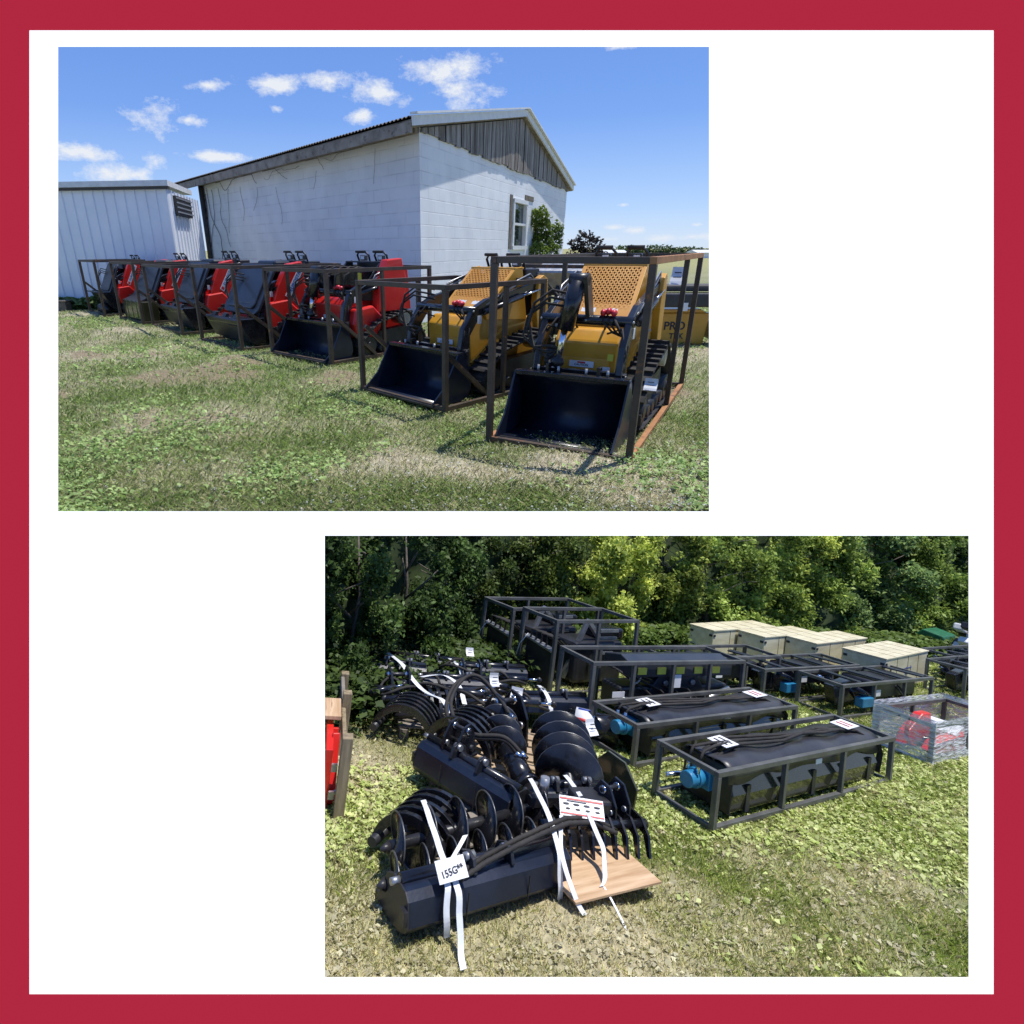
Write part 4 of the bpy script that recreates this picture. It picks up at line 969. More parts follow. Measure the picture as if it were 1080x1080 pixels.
crate_cage('V', 'low far frame behind the one with yellow stickers', 2)
def tiller(key, label, L, zt, seed):
    """long rotary tiller: glossy sides, curved rubber cover, blue motor at its near end"""
    r = random.Random(seed); t = inB(key, 'tiller', label, 'tiller', 0, .12, 'long black tillers in shipping frames')
    b = MB().prism([(-.20, .02), (-.22, .16), (-.16, zt - .08), (.16, zt - .08), (.22, .16), (.20, .02)], .16, L, 'y').build('housing', 'grass_sheen', t, .012)
    for k in range(5): MB().box((.212, .35 + k * (L - .5) / 4, .12), (.02, .05, .2)).build('rib', 'black2', b)
    # rubber cover with folds
    m = MB(); nx, ny = 14, 26; vs = []
    for j in range(ny + 1):
        y = .10 + (L - .02) * j / ny
        for i in range(nx + 1):
            a = PI * (.06 + .88 * i / nx); z = zt - .08 + .085 * min(1, 1.25 * math.sin(a)) + .008 * math.sin(7 * y + i * .6) + .006 * math.sin(13 * y + seed); x = -.215 * math.cos(a) + .01 * math.sin(5 * y)
            if i in (0, nx): z -= .06 + .02 * math.sin(9 * y)
            vs.append((x, y, z))
    m.add(vs, [(j * (nx + 1) + i, j * (nx + 1) + i + 1, (j + 1) * (nx + 1) + i + 1, (j + 1) * (nx + 1) + i) for j in range(ny) for i in range(nx)], True)
    cv = m.build('cover', 'flap', t); sm = cv.modifiers.new('solid', 'SOLIDIFY'); sm.thickness = .006
    for k in range(3):
        MB().tube([(.05 - .06 * k, .14, zt - .02), (.02 - .05 * k, .45, zt + .045 + .006 * k), (.08 - .05 * k, 1.0, zt + .047), (-.02 + .04 * k, L * .72, zt + .045), (.10 - .03 * k, L * .92, zt + .035), (.14, L + .04, zt - .06), (.12, L + .08, .06)], .0125, 7).build('hose', 'rubber', t)
    for (y, x, w_, l_) in ((.34, -.02, .17, .16), (L - .22, .02, .16, .20)):
        MB().box((x, y, zt + .062), (w_, l_, .004), Matrix.Rotation(.06, 3, 'X')).build('label', 'label', t)
        MB().box((x, y + .03, zt + .067), (w_ * .7, .018, .003)).box((x, y - .03, zt + .066), (w_ * .7, .012, .003)).build('printing', 'redink' if y > 1 else 'ink', t)
    MB().box((.235, L * .55, .30), (.004, .09, .04)).build('label', 'label', t)
    mo = MB().cyl((-.02, -.06, .20), (-.02, .17, .20), .062, 18).cyl((-.02, .02, .20), (-.02, .06, .20), .075, 18).box((-.02, .13, .20), (.16, .05, .16)).build('motor', 'blue', t, .006)
    MB().cyl((-.06, .0, .26), (-.06, .0, .34), .014, 8).cyl((.03, .0, .26), (.03, .0, .35), .014, 8).build('fitting', 'chrome', mo)
    for x in (-.06, .03): MB().tube([(x, 0, .34), (x, .04, zt + .04), (x * .5, .2, zt + .06), (0, .5, zt + .055)], .012, 7).build('hose', 'rubber', t)
    MB().box((0, .16, .18), (.42, .02, .34)).build('end_plate', 'black2', t, .01)
    for k in range(6):
        xx = .20 - .07 * k; MB().ribbon([(xx, L, zt - .04), (xx + .01, L + .05, .24), (xx - .01, L + .07, .05)], .05).build('rubber_strip', 'flap', t)
    MB().cyl((-.24, -.02, .12), (-.24, .3, .10), .02, 8).build('pin', 'chrome', t)
tiller('G', 'long black tiller with rubber cover and blue motor in the nearest frame', 2.3, .385, 1)
tiller('N', 'long black tiller with rubber cover in the second frame', 2.15, .34, 2)
# mower head with yellow stickers
t = inB('M', 'flail_mower', 'dark attachment with yellow warning stickers and a blue grey hitch in the taller frame', 'mower', 0, .2)
MB().prism([(-.2, .46), (-.2, .60), (.05, .66), (.22, .60), (.22, .46)], .35, 1.85, 'y').build('hood', 'hood', t, .01)
for k in range(5): MB().box((.228, .5 + .27 * k, .53), (.008, .12, .07)).build('sticker', 'yellowtag', t)
MB().prism([(.8, .02), (.7, .30), (.86, .50), (1.35, .50), (1.5, .30), (1.4, .02)], .10, .16).build('hitch_plate', 'hood', t, .01)
for y in (.9, 1.3): MB().cyl((.16, y, .38), (.19, y, .38), .03, 12).cyl((.16, y, .2), (.19, y, .2), .02, 10).build('bolt', 'steel', t)
MB().cyl((.2, .25, .24), (.2, .75, .12), .04, 12).build('cylinder', 'steel', t); MB().cyl((.2, 1.4, .16), (.2, 1.85, .30), .035, 12).build('cylinder', 'steel', t)
MB().box((0, 1.1, .22), (.3, 1.6, .24)).build('deck', 'black2', t, .03)
m = MB()
for k in range(12): a = 2 * PI * k / 12; m.cyl((.19, .45 + .07 * math.cos(a), .5 + .07 * math.sin(a) - .04), (.19, .45 + .07 * math.cos(a + .53), .5 + .07 * math.sin(a + .53) - .04), .012, 6)
m.build('ring', 'steel', t)
for k in range(4): MB().tube([(.1 - .05 * k, .3, .5), (.2, .6 + .2 * k, .32), (.22, .9 + .2 * k, .10), (.1, 1.2 + .1 * k, .06)], .013, 7).build('hose', 'rubber', t)
MB().box((.24, 1.0, .42), (.004, .10, .14)).build('label', 'label', t); MB().box((.24, .2, .3), (.004, .16, .06)).build('label', 'label', t)
# machines with cylinders and hoses in the cross barred frames
def arm_unit(key, label, seed, L):
    r = random.Random(seed); t = inB(key, 'backhoe_arm', label, 'attachment', 0, .1, 'folded arms with hoses in shipping frames')
    for k in range(4):
        y = .35 + k * (L - .6) / 3; MB().box((0, y, .40), (.46, .09 + .03 * (k % 2), .02), Matrix.Rotation(.25 * (k % 2), 3, 'Z')).build('cross_bar', 'hood', t, .004)
    MB().prism([(.2, .05), (.1, .3), (.5, .36), (1.0, .30), (L - .4, .33), (L - .2, .1), (1.0, .12)], -.06, .06).build('arm', 'black', t, .01)
    MB().box((0, L * .6, .26), (.40, L * .5, .22)).build('box_frame', 'black2', t, .03)
    for x in (-.16, .17):
        c = MB().cyl((x, .35, .30), (x, .9, .12), .045, 14).build('cylinder', 'black', t); MB().cyl((x, .18, .35), (x, .35, .30), .018, 10).build('rod', 'chrome', c)
    for k in range(6):
        y = .4 + r.random() * (L - 1); x = r.uniform(-.18, .2)
        MB().tube([(x, y, .34), (x + .08, y + .1, .2), (x + .05, y + .25, .06), (x - .1, y + .4, .12), (x - .15, y + .5, .3)], .012, 7).build('hose', 'rubber', t)
    MB().box((.22, .55, .14), (.10, .3, .12)).build('valve_block', 'blue', t, .01)
    MB().box((.24, .8, .24), (.006, .12, .08)).build('label', 'label', t)
    for k in range(5): MB().prism([(0, .14), (.05, .0), (.1, .14)], L - .9 + 0, L - .86 + 0).xform(Matrix.Translation((.2 - L + .8, L - .7 + .1 * k, .10))).build('tooth', 'black2', t)
arm_unit('P', 'folded black arm with hoses and chrome rod in the frame before the rightmost cream crate', 5, 2.2)
arm_unit('Q', 'folded black arm with hoses in the frame before the middle cream crates', 6, 2.0)
arm_unit('V', 'black hose covered attachment in the low far frame', 7, 1.9)
arm_unit('U', 'black parts bundled in the right edge frame beside the rightmost cream crate', 8, 2.2)
arm_unit('U2', 'black parts bundled in the farthest right edge frame', 9, 2.2)
# upright attachments in the tall frames
for key, lb, sd in (('T', 'upright black attachment with white strip in the nearer tall frame', 1), ('T2', 'upright black attachment with pale tarp edge in the tall frame by the trees', 2)):
    t = inB(key, 'upright_attachment', lb, 'attachment', 0, .08, 'upright black attachments in the tall frames')
    MB().box((-.02, .02, .24), (.5, .05, .46)).build('plate', 'black2', t, .01); MB().box((-.02, .0, .485), (.52, .09, .03), Matrix.Rotation(.1, 3, 'Y')).build('edge_strip', 'steel', t, .006)
    MB().box((0, .75, .3), (.44, .8, .5)).build('body', 'black2', t, .05)
    for k in range(4): MB().box((.23, .8 + .02 * k, .42 + .09 * k), (.02, .30, .035)).build('slat', 'steel', t)
    MB().beam((.1, .3, .1), (.16, .55, .80), .05).beam((.16, .55, .80), (.1, .9, .5), .05).build('lever', 'steel', t)
    for k in range(4): MB().tube([(-.2 + .1 * k, .0, .5), (-.15 + .1 * k, -.04, .62), (-.05 + .1 * k, .1, .60), (.0 + .08 * k, .3, .45)], .014, 7).build('hose', 'rubber', t)
    MB().tube([(-.2, -.05, .55), (-.3, -.08, .40), (-.34, -.1, .2)], .006, 6).build('cable', 'strap', t)
    MB().box((.0, 1.0, .62), (.3, .4, .14)).build('upper_box', 'black', t, .03)

# red blade wrapped in stretch film, right edge
(x, y), yaw, W, L, H = BC['R']; H = .44
crate_cage('R', 'grey frame wrapped in clear film around the red blade at the right', 1)
t = inB('R', 'snow_blade', 'red steel blade with orange end under clear stretch film', 'blade', 0, .08)
MB().shell([(.20, .04), (.10, .06), (.02, .14), (.0, .24), (.06, .33)], -.02, .02, -.015, 'x').build('curl', 'red', t)
MB().prism([(.10, .03), (.16, .16), (.45, .34), (.62, .34), (.70, .12), (1.32, .10), (1.36, .03)], -.14, -.05).build('blade', 'red', t, .01)
MB().prism([(.2, .03), (.3, .12), (.75, .16), (1.3, .14), (1.36, .03)], .05, .20).build('wing', 'red', t, .01)
MB().box((.10, 1.2, .08), (.16, .3, .10)).build('end_box', 'orange', t, .02)
MB().box((0, .8, .2), (.3, .2, .02), Matrix.Rotation(.4, 3, 'X')).build('label', 'label', t)
MB().cyl((-.2, .3, .06), (.2, .9, .06), .03, 10).build('bar', 'black', t)
a = math.radians(yaw); wr = MB(); e_ = .012; N_ = 10
for k, (p, q) in enumerate((((-e_, -e_), (W + e_, -e_)), ((W + e_, -e_), (W + e_, L + e_)), ((W + e_, L + e_), (-e_, L + e_)), ((-e_, L + e_), (-e_, -e_)))):
    vs = []
    for i in range(13):
        for j in range(8):
            f = i / 12; xx = p[0] + (q[0] - p[0]) * f; yy = p[1] + (q[1] - p[1]) * f; zz = .02 + (H + .01) * j / 7
            b = -.022 * math.sin(PI * f) * (1 + .5 * math.sin(3 * i + j)) * math.sin(PI * j / 7)
            nx_, ny_ = (q[1] - p[1]), -(q[0] - p[0]); ll = math.hypot(nx_, ny_); vs.append((xx + nx_ / ll * b, yy + ny_ / ll * b, zz))
    wr.add(vs, [(i * 8 + j, i * 8 + 8 + j, i * 8 + 9 + j, i * 8 + j + 1) for i in range(12) for j in range(7)], True)
o = wr.build('stretch_film', 'wrap'); setm(o, 'B', (x, y, 0), a); tag(o, 'clear crinkled stretch film wound round the frame of the red blade', 'plastic film')

# ---------------------------------------------------------------- cream crates
def crate(label, loc, yaw, L, W, H, txt=None):
    t = thing('B', 'storage_crate', label, 'crate', (loc[0], loc[1], 0), math.radians(yaw), group='cream shipping crates by the trees')
    MB().box((L / 2, W / 2, H / 2 + .02), (L, W, H)).build('box', 'crate', t, .012)
    MB().box((L / 2, W / 2, H + .03), (L + .02, W + .02, .022)).build('lid', 'crate', t, .004)
    for k in range(1, 5): MB().box((L * k / 5, W / 2, H + .0425), (.006, W, .003)).build('seam', 'seam', t)
    for k in (1, 2, 3): MB().box((L * k / 4, -.002, H / 2 + .02), (.008, .006, H - .02)).build('seam', 'seam', t)
    for q in ((0.03, 0), (L - .03, 0)):
        for z in (.1, H - .05): MB().box((q[0], -.004, z), (.05, .008, .035)).build('corner_bracket', 'ink', t)
    for q in (.04, W - .04):
        for z in (.1, H - .05): MB().box((-.004, q, z), (.008, .05, .035)).build('corner_bracket', 'ink', t)
    if txt: text_mesh(txt, .10, 'lettering', 'ink', t, basis((-.008, W * .5, H * .42), (0, -1, 0), (0, 0, 1)), bold=.003)
    for x in (.12, L / 2, L - .12): MB().box((x, W / 2, .0), (.09, W, .06)).build('foot', 'woodgrey', t)
    return t
crate('leftmost cream crate with small dark letters on its end', (4.6, 8.92), 33.6, 1.93, .40, .50, 'T A P E')
crate('cream crate second from the left, partly hidden by the next one', (5.39, 8.9), 33.5, 1.8, .42, .50)
crate('cream crate third from the left, sunlit on its long side', (6.19, 8.88), 34, 1.95, .45, .50)
c4 = crate('rightmost and largest looking cream crate', (6.86, 8.36), 35, 1.95, .55, .50)
m = MB(); m.box((1.0, -.004, .33), (.34, .003, .008)).box((1.0, -.004, .25), (.26, .003, .008)).box((.92, -.004, .28), (.008, .003, .14)).box((1.12, -.004, .30), (.008, .003, .12)); m.build('marking', 'blueink', c4)

# tan wooden rack with a red part at the left edge
t = thing('B', 'wooden_rack', 'tan timber rack holding a red steel part at the left edge', 'rack', (-.36, 3.74, 0), math.radians(100))
for (x, y, h) in ((0, 0, .54), (.82, -.02, .52), (1.45, -.02, .46), (0, .55, .5), (.82, .55, .5)): MB().box((x, y, h / 2), (.09, .07, h)).build('post', 'post', t, .006)
MB().box((.60, .20, .47), (.34, .34, .03)).build('board', 'ply', t, .004)
MB().box((.4, .0, .38), (.74, .03, .07)).build('rail', 'post', t, .004); MB().box((1.14, .0, .40), (.56, .03, .07)).build('rail', 'woodgrey', t, .004)
for z in (.12, .30): MB().box((.06, .06, z), (.02, .04, .05)).build('bracket', 'steel', t)
t = thing('B', 'red_frame', 'red steel frame part standing inside the tan rack', 'frame', (-.37, 3.78, 0), math.radians(100))
MB().beam((.08, .05, .05), (.22, .06, .44), .05).beam((.30, .06, .05), (.40, .06, .40), .05).beam((.06, .06, .06), (.6, .06, .06), .05).box((.24, .10, .22), (.46, .05, .40)).build('frame', 'red', t, .006)
MB().cyl((.10, .02, .1), (.10, .08, .1), .03, 12).build('bolt', 'steel', t)

# ---------------------------------------------------------------- pallets
def pallet(label, loc, yaw, L, W, mat='wood', n=7):
    t = thing('B', 'pallet', label, 'pallet', (loc[0], loc[1], 0), math.radians(yaw), group='wooden pallets under the attachments')
    for k in range(n): MB().box((L / 2, W * (k + .5) / n, .098), (L, W / n * .72, .016)).build('slat', mat, t, .003)
    for k in (0, 1, 2): MB().box((.05 + (L - .1) * k / 2, W / 2, .045), (.08, W, .085)).build('stringer', mat, t, .003)
    return t
pallet('grey weathered pallet under the nearest black bucket', (.34, 2.98), 28, 1.15, .80, 'woodgrey')
pallet('sunlit wooden pallet under the middle buckets and augers', (.22, 4.28), -14, 1.10, 1.25, 'wood', 9)
pallet('wooden pallet beneath the farther black bucket pile', (-.05, 5.0), 8, 1.2, 1.1, 'woodgrey', 8)
single('B', MB().box((0, 0, 0), (.62, .56, .012)), 'plywood_sheet', 'ply', 'orange tan plywood sheet sticking out under the rake', 'plywood', (1.17, 3.44, .117), math.radians(25))

def ditch_bucket(label, loc, yaw, L, H, z=.1, sc=1, group='black digging buckets', flip=1, mat='bucket'):
    """smooth wide excavator bucket lying with its curved back outward (-y)"""
    t = thing('B', 'digging_bucket', label, 'bucket', (loc[0], loc[1], z), math.radians(yaw), group=group)
    pr = [(.18, H * 1.0), (.05, H * .97), (.012, H * .84), (-.012, H * .36), (.012, H * .20), (.06, H * .07), (.14, 0), (.34, .0)]
    m = MB().shell(pr, -L / 2, L / 2, .012, 'x', False)
    b = m.build('shell', mat, t)
    side = [(.18, H), (.05, H * .97), (.012, H * .84), (-.012, H * .36), (.012, H * .20), (.06, H * .07), (.14, 0), (.34, 0), (.29, H * .45), (.25, H * .85)]
    for s in (-1, 1): MB().prism(side, s * L / 2 - .008, s * L / 2 + .008).build('side_plate', 'black2', t, .003)
    MB().cyl((-L / 2, .13, H * 1.0), (L / 2, .13, H * 1.0), .032, 14).build('torque_tube', 'black', t)
    MB().box((0, .32, .012), (L, .10, .02)).build('cutting_edge', 'black2', t)
    for x in (-.12, .12):
        e = MB().prism([(.06, H * .85), (.03, H * 1.0), (.06, H * 1.28), (.12, H * 1.34), (.18, H * 1.2), (.20, H * .95)], x - .011, x + .011).build('ear', 'black2', t, .004)
        MB().cyl((x - .03, .11, H * 1.22), (x + .03, .11, H * 1.22), .022, 12).build('bush', 'steel', e)
    for x in (-L * .18, L * .2): MB().box((x, -.014, H * .5), (.004, .006, H * .6)).build('weld', 'black2', t)
    MB().cyl((-L / 2 - .05, .13, H * 1.0), (-L / 2, .13, H * 1.0), .018, 10).build('pin', 'steel', t); MB().box((-L / 2 - .02, .02, H * .55), (.02, .05, .07)).build('stop_block', 'black2', t)
    return t
ditch_bucket('nearest wide black bucket, two white straps over it', (.575, 3.0), 29, 1.02, .225, .035)
ditch_bucket('black bucket lying along the left edge of the sunlit pallet', (.40, 3.95), -46, .86, .27, .06)
ditch_bucket('black bucket beneath the white and red card', (1.20, 3.86), 12, .46, .20, .08)
ditch_bucket('black tube topped bucket behind the large auger spiral', (1.45, 5.62), 14, .75, .20, .1)
ditch_bucket('black bucket at the back right of the far pile', (.95, 6.35), 12, .70, .20, .1)
ditch_bucket('black bucket at the back left of the far pile', (.15, 6.35), 5, .80, .20, .1)
ditch_bucket('black bucket in the middle of the far pile', (.48, 5.72), 10, .70, .20, .12)
ditch_bucket('black bucket in front of the left trees', (-.15, 5.95), 4, .60, .22, .1)

def auger(label, p, q, ro, turns, mat='black', stub=.16):
    p, q = Vector(p), Vector(q); d = (q - p).normalized(); L = (q - p).length
    t = thing('B', 'auger', label, 'auger', (p.x, p.y, p.z), 0, 1, 'black spiral augers')
    q2 = q - p
    MB().cyl((0, 0, 0), q2, .032, 14).cyl(q2, q2 + d * stub, .045, 6).build('shaft', 'black2', t)
    fl = MB().flight((0, 0, 0), q2, .03, ro, turns, 26, .005).build('flighting', mat, t)
    m_ = int(turns * 26); up = Vector((0, 0, 1)); x_ = d.cross(up).normalized(); y_ = x_.cross(d).normalized()
    MB().tube([q2 * (i / m_) + (x_ * math.cos(2 * PI * i / 26) + y_ * math.sin(2 * PI * i / 26)) * ro for i in range(m_ + 1)], .0052, 5).build('flight_edge', 'edge_glint', fl)  # thin rim added as a painted highlight so the spiral reads
    MB().cyl((0, 0, 0), -d * .05, .035, 12, .008).build('tip', 'black2', t)
    return t
auger('rear of the two long augers behind the nearest bucket', (-.01, 3.20, .20), (.90, 3.76, .22), .165, 5.2)
auger('front of the two long augers, right behind the nearest bucket', (.0, 2.98, .15), (.84, 3.44, .18), .135, 5.4)
auger('large wide spiral auger standing over the right side of the sunlit pallet', (1.27, 4.72, .30), (1.20, 4.02, .26), .235, 3.9)
auger('small spiral auger between the curved tines and the drive unit', (.78, 4.92, .30), (.80, 4.45, .26), .16, 2.6)

def grapple(label, loc, yaw, r, n, w, z=.1, span=(8, 172), tilt=0):
    """fan of broad curved tines"""
    t = thing('B', 'grapple', label, 'grapple', (loc[0], loc[1], z), math.radians(yaw), 1, 'curved tine grapples', tilt)
    a0, a1 = map(math.radians, span)
    for k in range(n):
        x = (k - (n - 1) / 2) * w; poly = []
        for i in range(15): a = a0 + (a1 - a0) * i / 14; poly.append((-r * math.cos(a), r * math.sin(a)))
        for i in range(14, -1, -1): a = a0 + (a1 - a0) * i / 14; q = r * (.86 - .10 * math.sin(a)); poly.append((-q * math.cos(a), q * math.sin(a)))
        MB().prism(poly, x - .016, x + .016).build('tine', 'black', t, .003)
    for a in (.5, 1.25, 2.0, 2.7):
        MB().box((0, -r * .90 * math.cos(a), r * .90 * math.sin(a)), ((n - 1) * w + .03, .035, .012), Matrix.Rotation(PI / 2 - a, 3, 'X')).build('cross_plate', 'black2', t, .003)
    MB().cyl((-(n * w) / 2 - .02, r * .85, .05), ((n * w) / 2 + .02, r * .85, .05), .032, 12).build('pivot_tube', 'black2', t)
    MB().cyl((-.02, r * .4, .10), (.03, -r * .5, r * .62), .03, 12).build('cylinder', 'black2', t)
    return t
grapple('nearest curved tine grapple at the left of the two augers', (.20, 3.50), 62, .27, 5, .085, .04)
grapple('curved tine grapple inside the big hose loop', (.52, 4.72), 60, .30, 5, .085, .12)
grapple('curved tine grapple in shade at the left end of the far pile', (.02, 5.02), 75, .28, 5, .08, .08)
grapple('curved grapple deep in the far pile below the white straps', (.25, 5.45), 15, .26, 5, .08, .08)

# tine rake over the plywood
t = thing('B', 'rake', 'black tine rake lying over the orange tan plywood', 'rake', (.98, 3.52, .14), math.radians(12))
MB().cyl((-.10, 0, .12), (.62, 0, .12), .030, 10).build('bar', 'black', t)
MB().beam((-.1, .18, .16), (.55, .20, .16), .05, .06).build('bar', 'black2', t)
for k in range(9): MB().prism([(.20, .15), (.0, .16), (-.09, .10), (-.13, -.015), (-.10, -.02), (-.04, .08), (.2, .10)], -.02 + .075 * k, -.006 + .075 * k).build('tine', 'black', t)
MB().cyl((.0, .20, .20), (.0, .2, .30), .03, 10).build('pin', 'steel', t); MB().cyl((.4, .1, .16), (.4, .1, .28), .022, 10).build('pin', 'steel', t)
MB().box((.28, .12, .19), (.22, .2, .10)).build('hitch', 'black2', t, .02)
# auger drive head and brackets
t = thing('B', 'drive_head', 'black cylindrical hydraulic drive head on the sunlit pallet', 'drive unit', (.84, 4.30, .13))
MB().cyl((-.02, .16, .12), (.06, -.20, .06), .085, 20).cyl((.06, -.20, .06), (.08, -.26, .055), .10, 20).build('motor_housing', 'black', t); MB().cyl((.08, -.26, .055), (.12, -.44, .04), .06, 16).cyl((.12, -.44, .04), (.13, -.50, .04), .035, 6).build('gearbox', 'black2', t)
m = MB(); m.ribbon([(.09, -.38, -.06), (.10, -.42, .06), (.14, -.5, .11)], .16, .02); m.prism([(-.55, -.08), (-.45, .10), (-.35, .12), (-.32, -.08)], .02, .04).prism([(-.55, -.08), (-.45, .10), (-.35, .12), (-.32, -.08)], .18, .20); m.build('bracket', 'black2', t, .003)
for k, (x0_, off) in enumerate(((0, 0), (.035, .02))):
    pts = [(.0 + x0_, -.02, .20), (-.10, .0, .27 + off), (-.30, .05, .24 + off), (-.46 + x0_, .22, .22 + off), (-.52 + x0_, .50, .30 + off), (-.42 + x0_, .74, .42 + off), (-.24, .80, .44 + off), (-.08, .66, .36), (.0, .45, .30)]
    sm_ = []
    for i in range(len(pts) - 1):
        p0, p1, p2, p3 = [Vector(pts[max(0, min(len(pts) - 1, i + d))]) for d in (-1, 0, 1, 2)]
        for j in range(6): u = j / 6; sm_.append(.5 * ((2 * p1) + (p2 - p0) * u + (2 * p0 - 5 * p1 + 4 * p2 - p3) * u * u + (3 * p1 - p0 - 3 * p2 + p3) * u ** 3))
    MB().tube(sm_ + [Vector(pts[-1])], .0165, 9).build('hose', 'rubber', t)
    MB().cyl(pts[0], (pts[0][0] + .05, -.03, .16), .022, 8).build('hose_fitting', 'chrome', t); MB().cyl(pts[-1], (.04, .40, .28), .022, 8).build('hose_fitting', 'chrome', t)
def hitch(label, loc, yaw, s=1, z=.2):
    t = thing('B', 'hitch_bracket', label, 'bracket', (loc[0], loc[1], z), math.radians(yaw), s, 'black hitch brackets')
    for x in (-.09, .09):
        e = MB().prism([(-.16, -.1), (-.14, .08), (-.05, .22), (.06, .24), (.14, .12), (.20, -.1)], x - .012, x + .012).build('plate', 'black', t, .005)
        MB().cyl((x - .03, .02, .17), (x + .03, .02, .17), .034, 14).build('bush', 'chrome', e); MB().cyl((x - .03, -.09, .02), (x + .03, -.09, .02), .026, 12).build('bush', 'steel', e)
    MB().cyl((-.13, .02, .17), (.13, .02, .17), .02, 12).build('pin', 'black2', t); MB().cyl((-.13, .1, -.02), (.13, .1, -.02), .03, 12).build('pin', 'black2', t)
    MB().box((0, .03, -.11), (.24, .36, .03)).build('base', 'black2', t, .004)
    return t
hitch('hitch bracket standing highest in the middle, two paper tags above it', (.86, 5.0), 35, 1.15, .24)
hitch('pair of black ears on the bucket left of the sunlit pallet', (.40, 4.22), -40, .7, .36)
hitch('black hitch bracket near the back of the far pile', (.62, 6.1), 10, 1.0, .2)
hitch('black hitch bracket at the left of the far pile', (-.12, 5.55), 20, 1.0, .2)
hitch('small bracket behind the white and red card', (1.38, 3.72), 30, .7, .3)
# big side plate of the spiral auger
single('B', MB().prism([(-.2, 0), (-.22, .2), (-.1, .34), (.05, .36), (.16, .24), (.2, 0)], -.01, .01), 'side_shield', 'grass_sheen', 'rounded dark shield plate at the right of the large spiral auger', 'plate', (1.56, 4.25, .06), math.radians(35), bevel=.003)
t = thing('B', 'labelled_drum', 'dark drum with a big white label under the corner of the taller frame', 'drum', (1.78, 5.52, .0), math.radians(-20))
MB().cyl((-.22, 0, .13), (.25, 0, .13), .13, 22).build('drum', 'black', t)
MB().shell([(-.133 * math.cos(a), .13 + .133 * math.sin(a)) for a in [.3 + .12 * i for i in range(12)]], -.16, .02, .003).build('label', 'label', t)
MB().shell([(-.137 * math.cos(a), .13 + .137 * math.sin(a)) for a in [.42 + .1 * i for i in range(3)]], -.14, .0, .003).build('printing', 'redink', t)
MB().shell([(-.137 * math.cos(a), .13 + .137 * math.sin(a)) for a in [1.3 + .1 * i for i in range(3)]], -.14, .0, .003).build('printing', 'blueink', t)

# scattered linkage in the far pile: each bar or rod its own piece
r5 = random.Random(44)
for k in range(16):
    x, y = r5.uniform(-.3, 1.15), r5.uniform(5.25, 6.45); a = r5.uniform(-.6, .6); L = r5.uniform(.3, .6); z = r5.uniform(.16, .34)
    t = thing('B', 'hydraulic_cylinder', 'black hydraulic cylinder lying loose in the shaded far pile', 'cylinder', (x, y, z), a, 1, 'loose cylinders in the far pile')
    MB().cyl((-L / 2, 0, 0), (L * .2, 0, .03), .032, 12).build('barrel', 'black', t); MB().cyl((L * .2, 0, .03), (L / 2, 0, .045), .014, 8).build('rod', 'chrome', t); MB().ell((L / 2, 0, .045), (.03, .02, .03), 8, 6).build('eye', 'black2', t); MB().ell((-L / 2, 0, 0), (.035, .025, .035), 8, 6).build('eye', 'black2', t)
for k, (x, y, z, a) in enumerate(((.1, 5.5, .32, .4), (.5, 5.35, .34, -.3), (.9, 5.9, .30, .9), (-.15, 5.3, .3, 1.2), (.35, 6.1, .34, .2), (1.0, 5.4, .28, .5))):
    pts = [(math.cos(u) * .20 + .05 * u, math.sin(u) * .16, .05 * math.sin(2 * u)) for u in [i * .35 for i in range(15)]]
    single('B', MB().tube(pts, .014, 7), 'hydraulic_hose', 'rubber', 'looped black hydraulic hose lying on the far pile', 'hose', (x, y, z), a, group='looped hoses on the far pile')
# hoses over the nearest pallet
for k, (o, lb) in enumerate(((0, 'upper of two ribbed hoses running over the nearest pallet'), (.05, 'lower of two ribbed hoses running over the nearest pallet'))):
    pts = [(.36, 2.98 - o, .24), (.50, 3.06 - o, .30), (.68, 3.18 - o, .335), (.86, 3.32 - o, .345), (1.02, 3.45 - o, .34), (1.20, 3.55 - o, .31), (1.38, 3.58 - o, .24)]
    fine = []
    for i in range(len(pts) - 1):
        for j in range(10): fine.append(Vector(pts[i]).lerp(Vector(pts[i + 1]), j / 10))
    single('B', MB().tube(fine, [.0125 + .002 * (i % 2) for i in range(len(fine))], 9), 'ribbed_hose', 'rubber', lb, 'hose')

# white straps
def strap(label, pts, w=.035, side=(1, 0, 0)):
    f = []
    for i in range(len(pts) - 1):
        p0, p1, p2, p3 = [Vector(pts[max(0, min(len(pts) - 1, i + d))]) for d in (-1, 0, 1, 2)]
        for j in range(6): u = j / 6; f.append(.5 * ((2 * p1) + (p2 - p0) * u + (2 * p0 - 5 * p1 + 4 * p2 - p3) * u * u + (3 * p1 - p0 - 3 * p2 + p3) * u ** 3))
    f.append(Vector(pts[-1]))
    f = [p + Vector((.0016 * math.sin(i * .8), .0016 * math.cos(i * .6), .0015 * math.sin(i * 1.1))) for i, p in enumerate(f)]
    return single('B', MB().ribbon(f, w, .003, side), 'strap', 'strap', label, 'strap')
sd = (math.cos(math.radians(28)), math.sin(math.radians(28)), 0)
strap('white strap over the left half of the nearest bucket, hanging down to the grass', [(.16, 3.42, .36), (.22, 3.18, .35), (.27, 3.0, .32), (.335, 2.905, .275), (.36, 2.84, .25), (.375, 2.80, .16), (.39, 2.74, .06), (.40, 2.66, .03)], .034, sd)
strap('white strap tight around the left half of the nearest bucket', [(.40, 3.16, .34), (.34, 3.04, .30), (.30, 2.92, .275), (.305, 2.84, .262), (.312, 2.80, .15), (.33, 2.82, .04)], .034, sd)
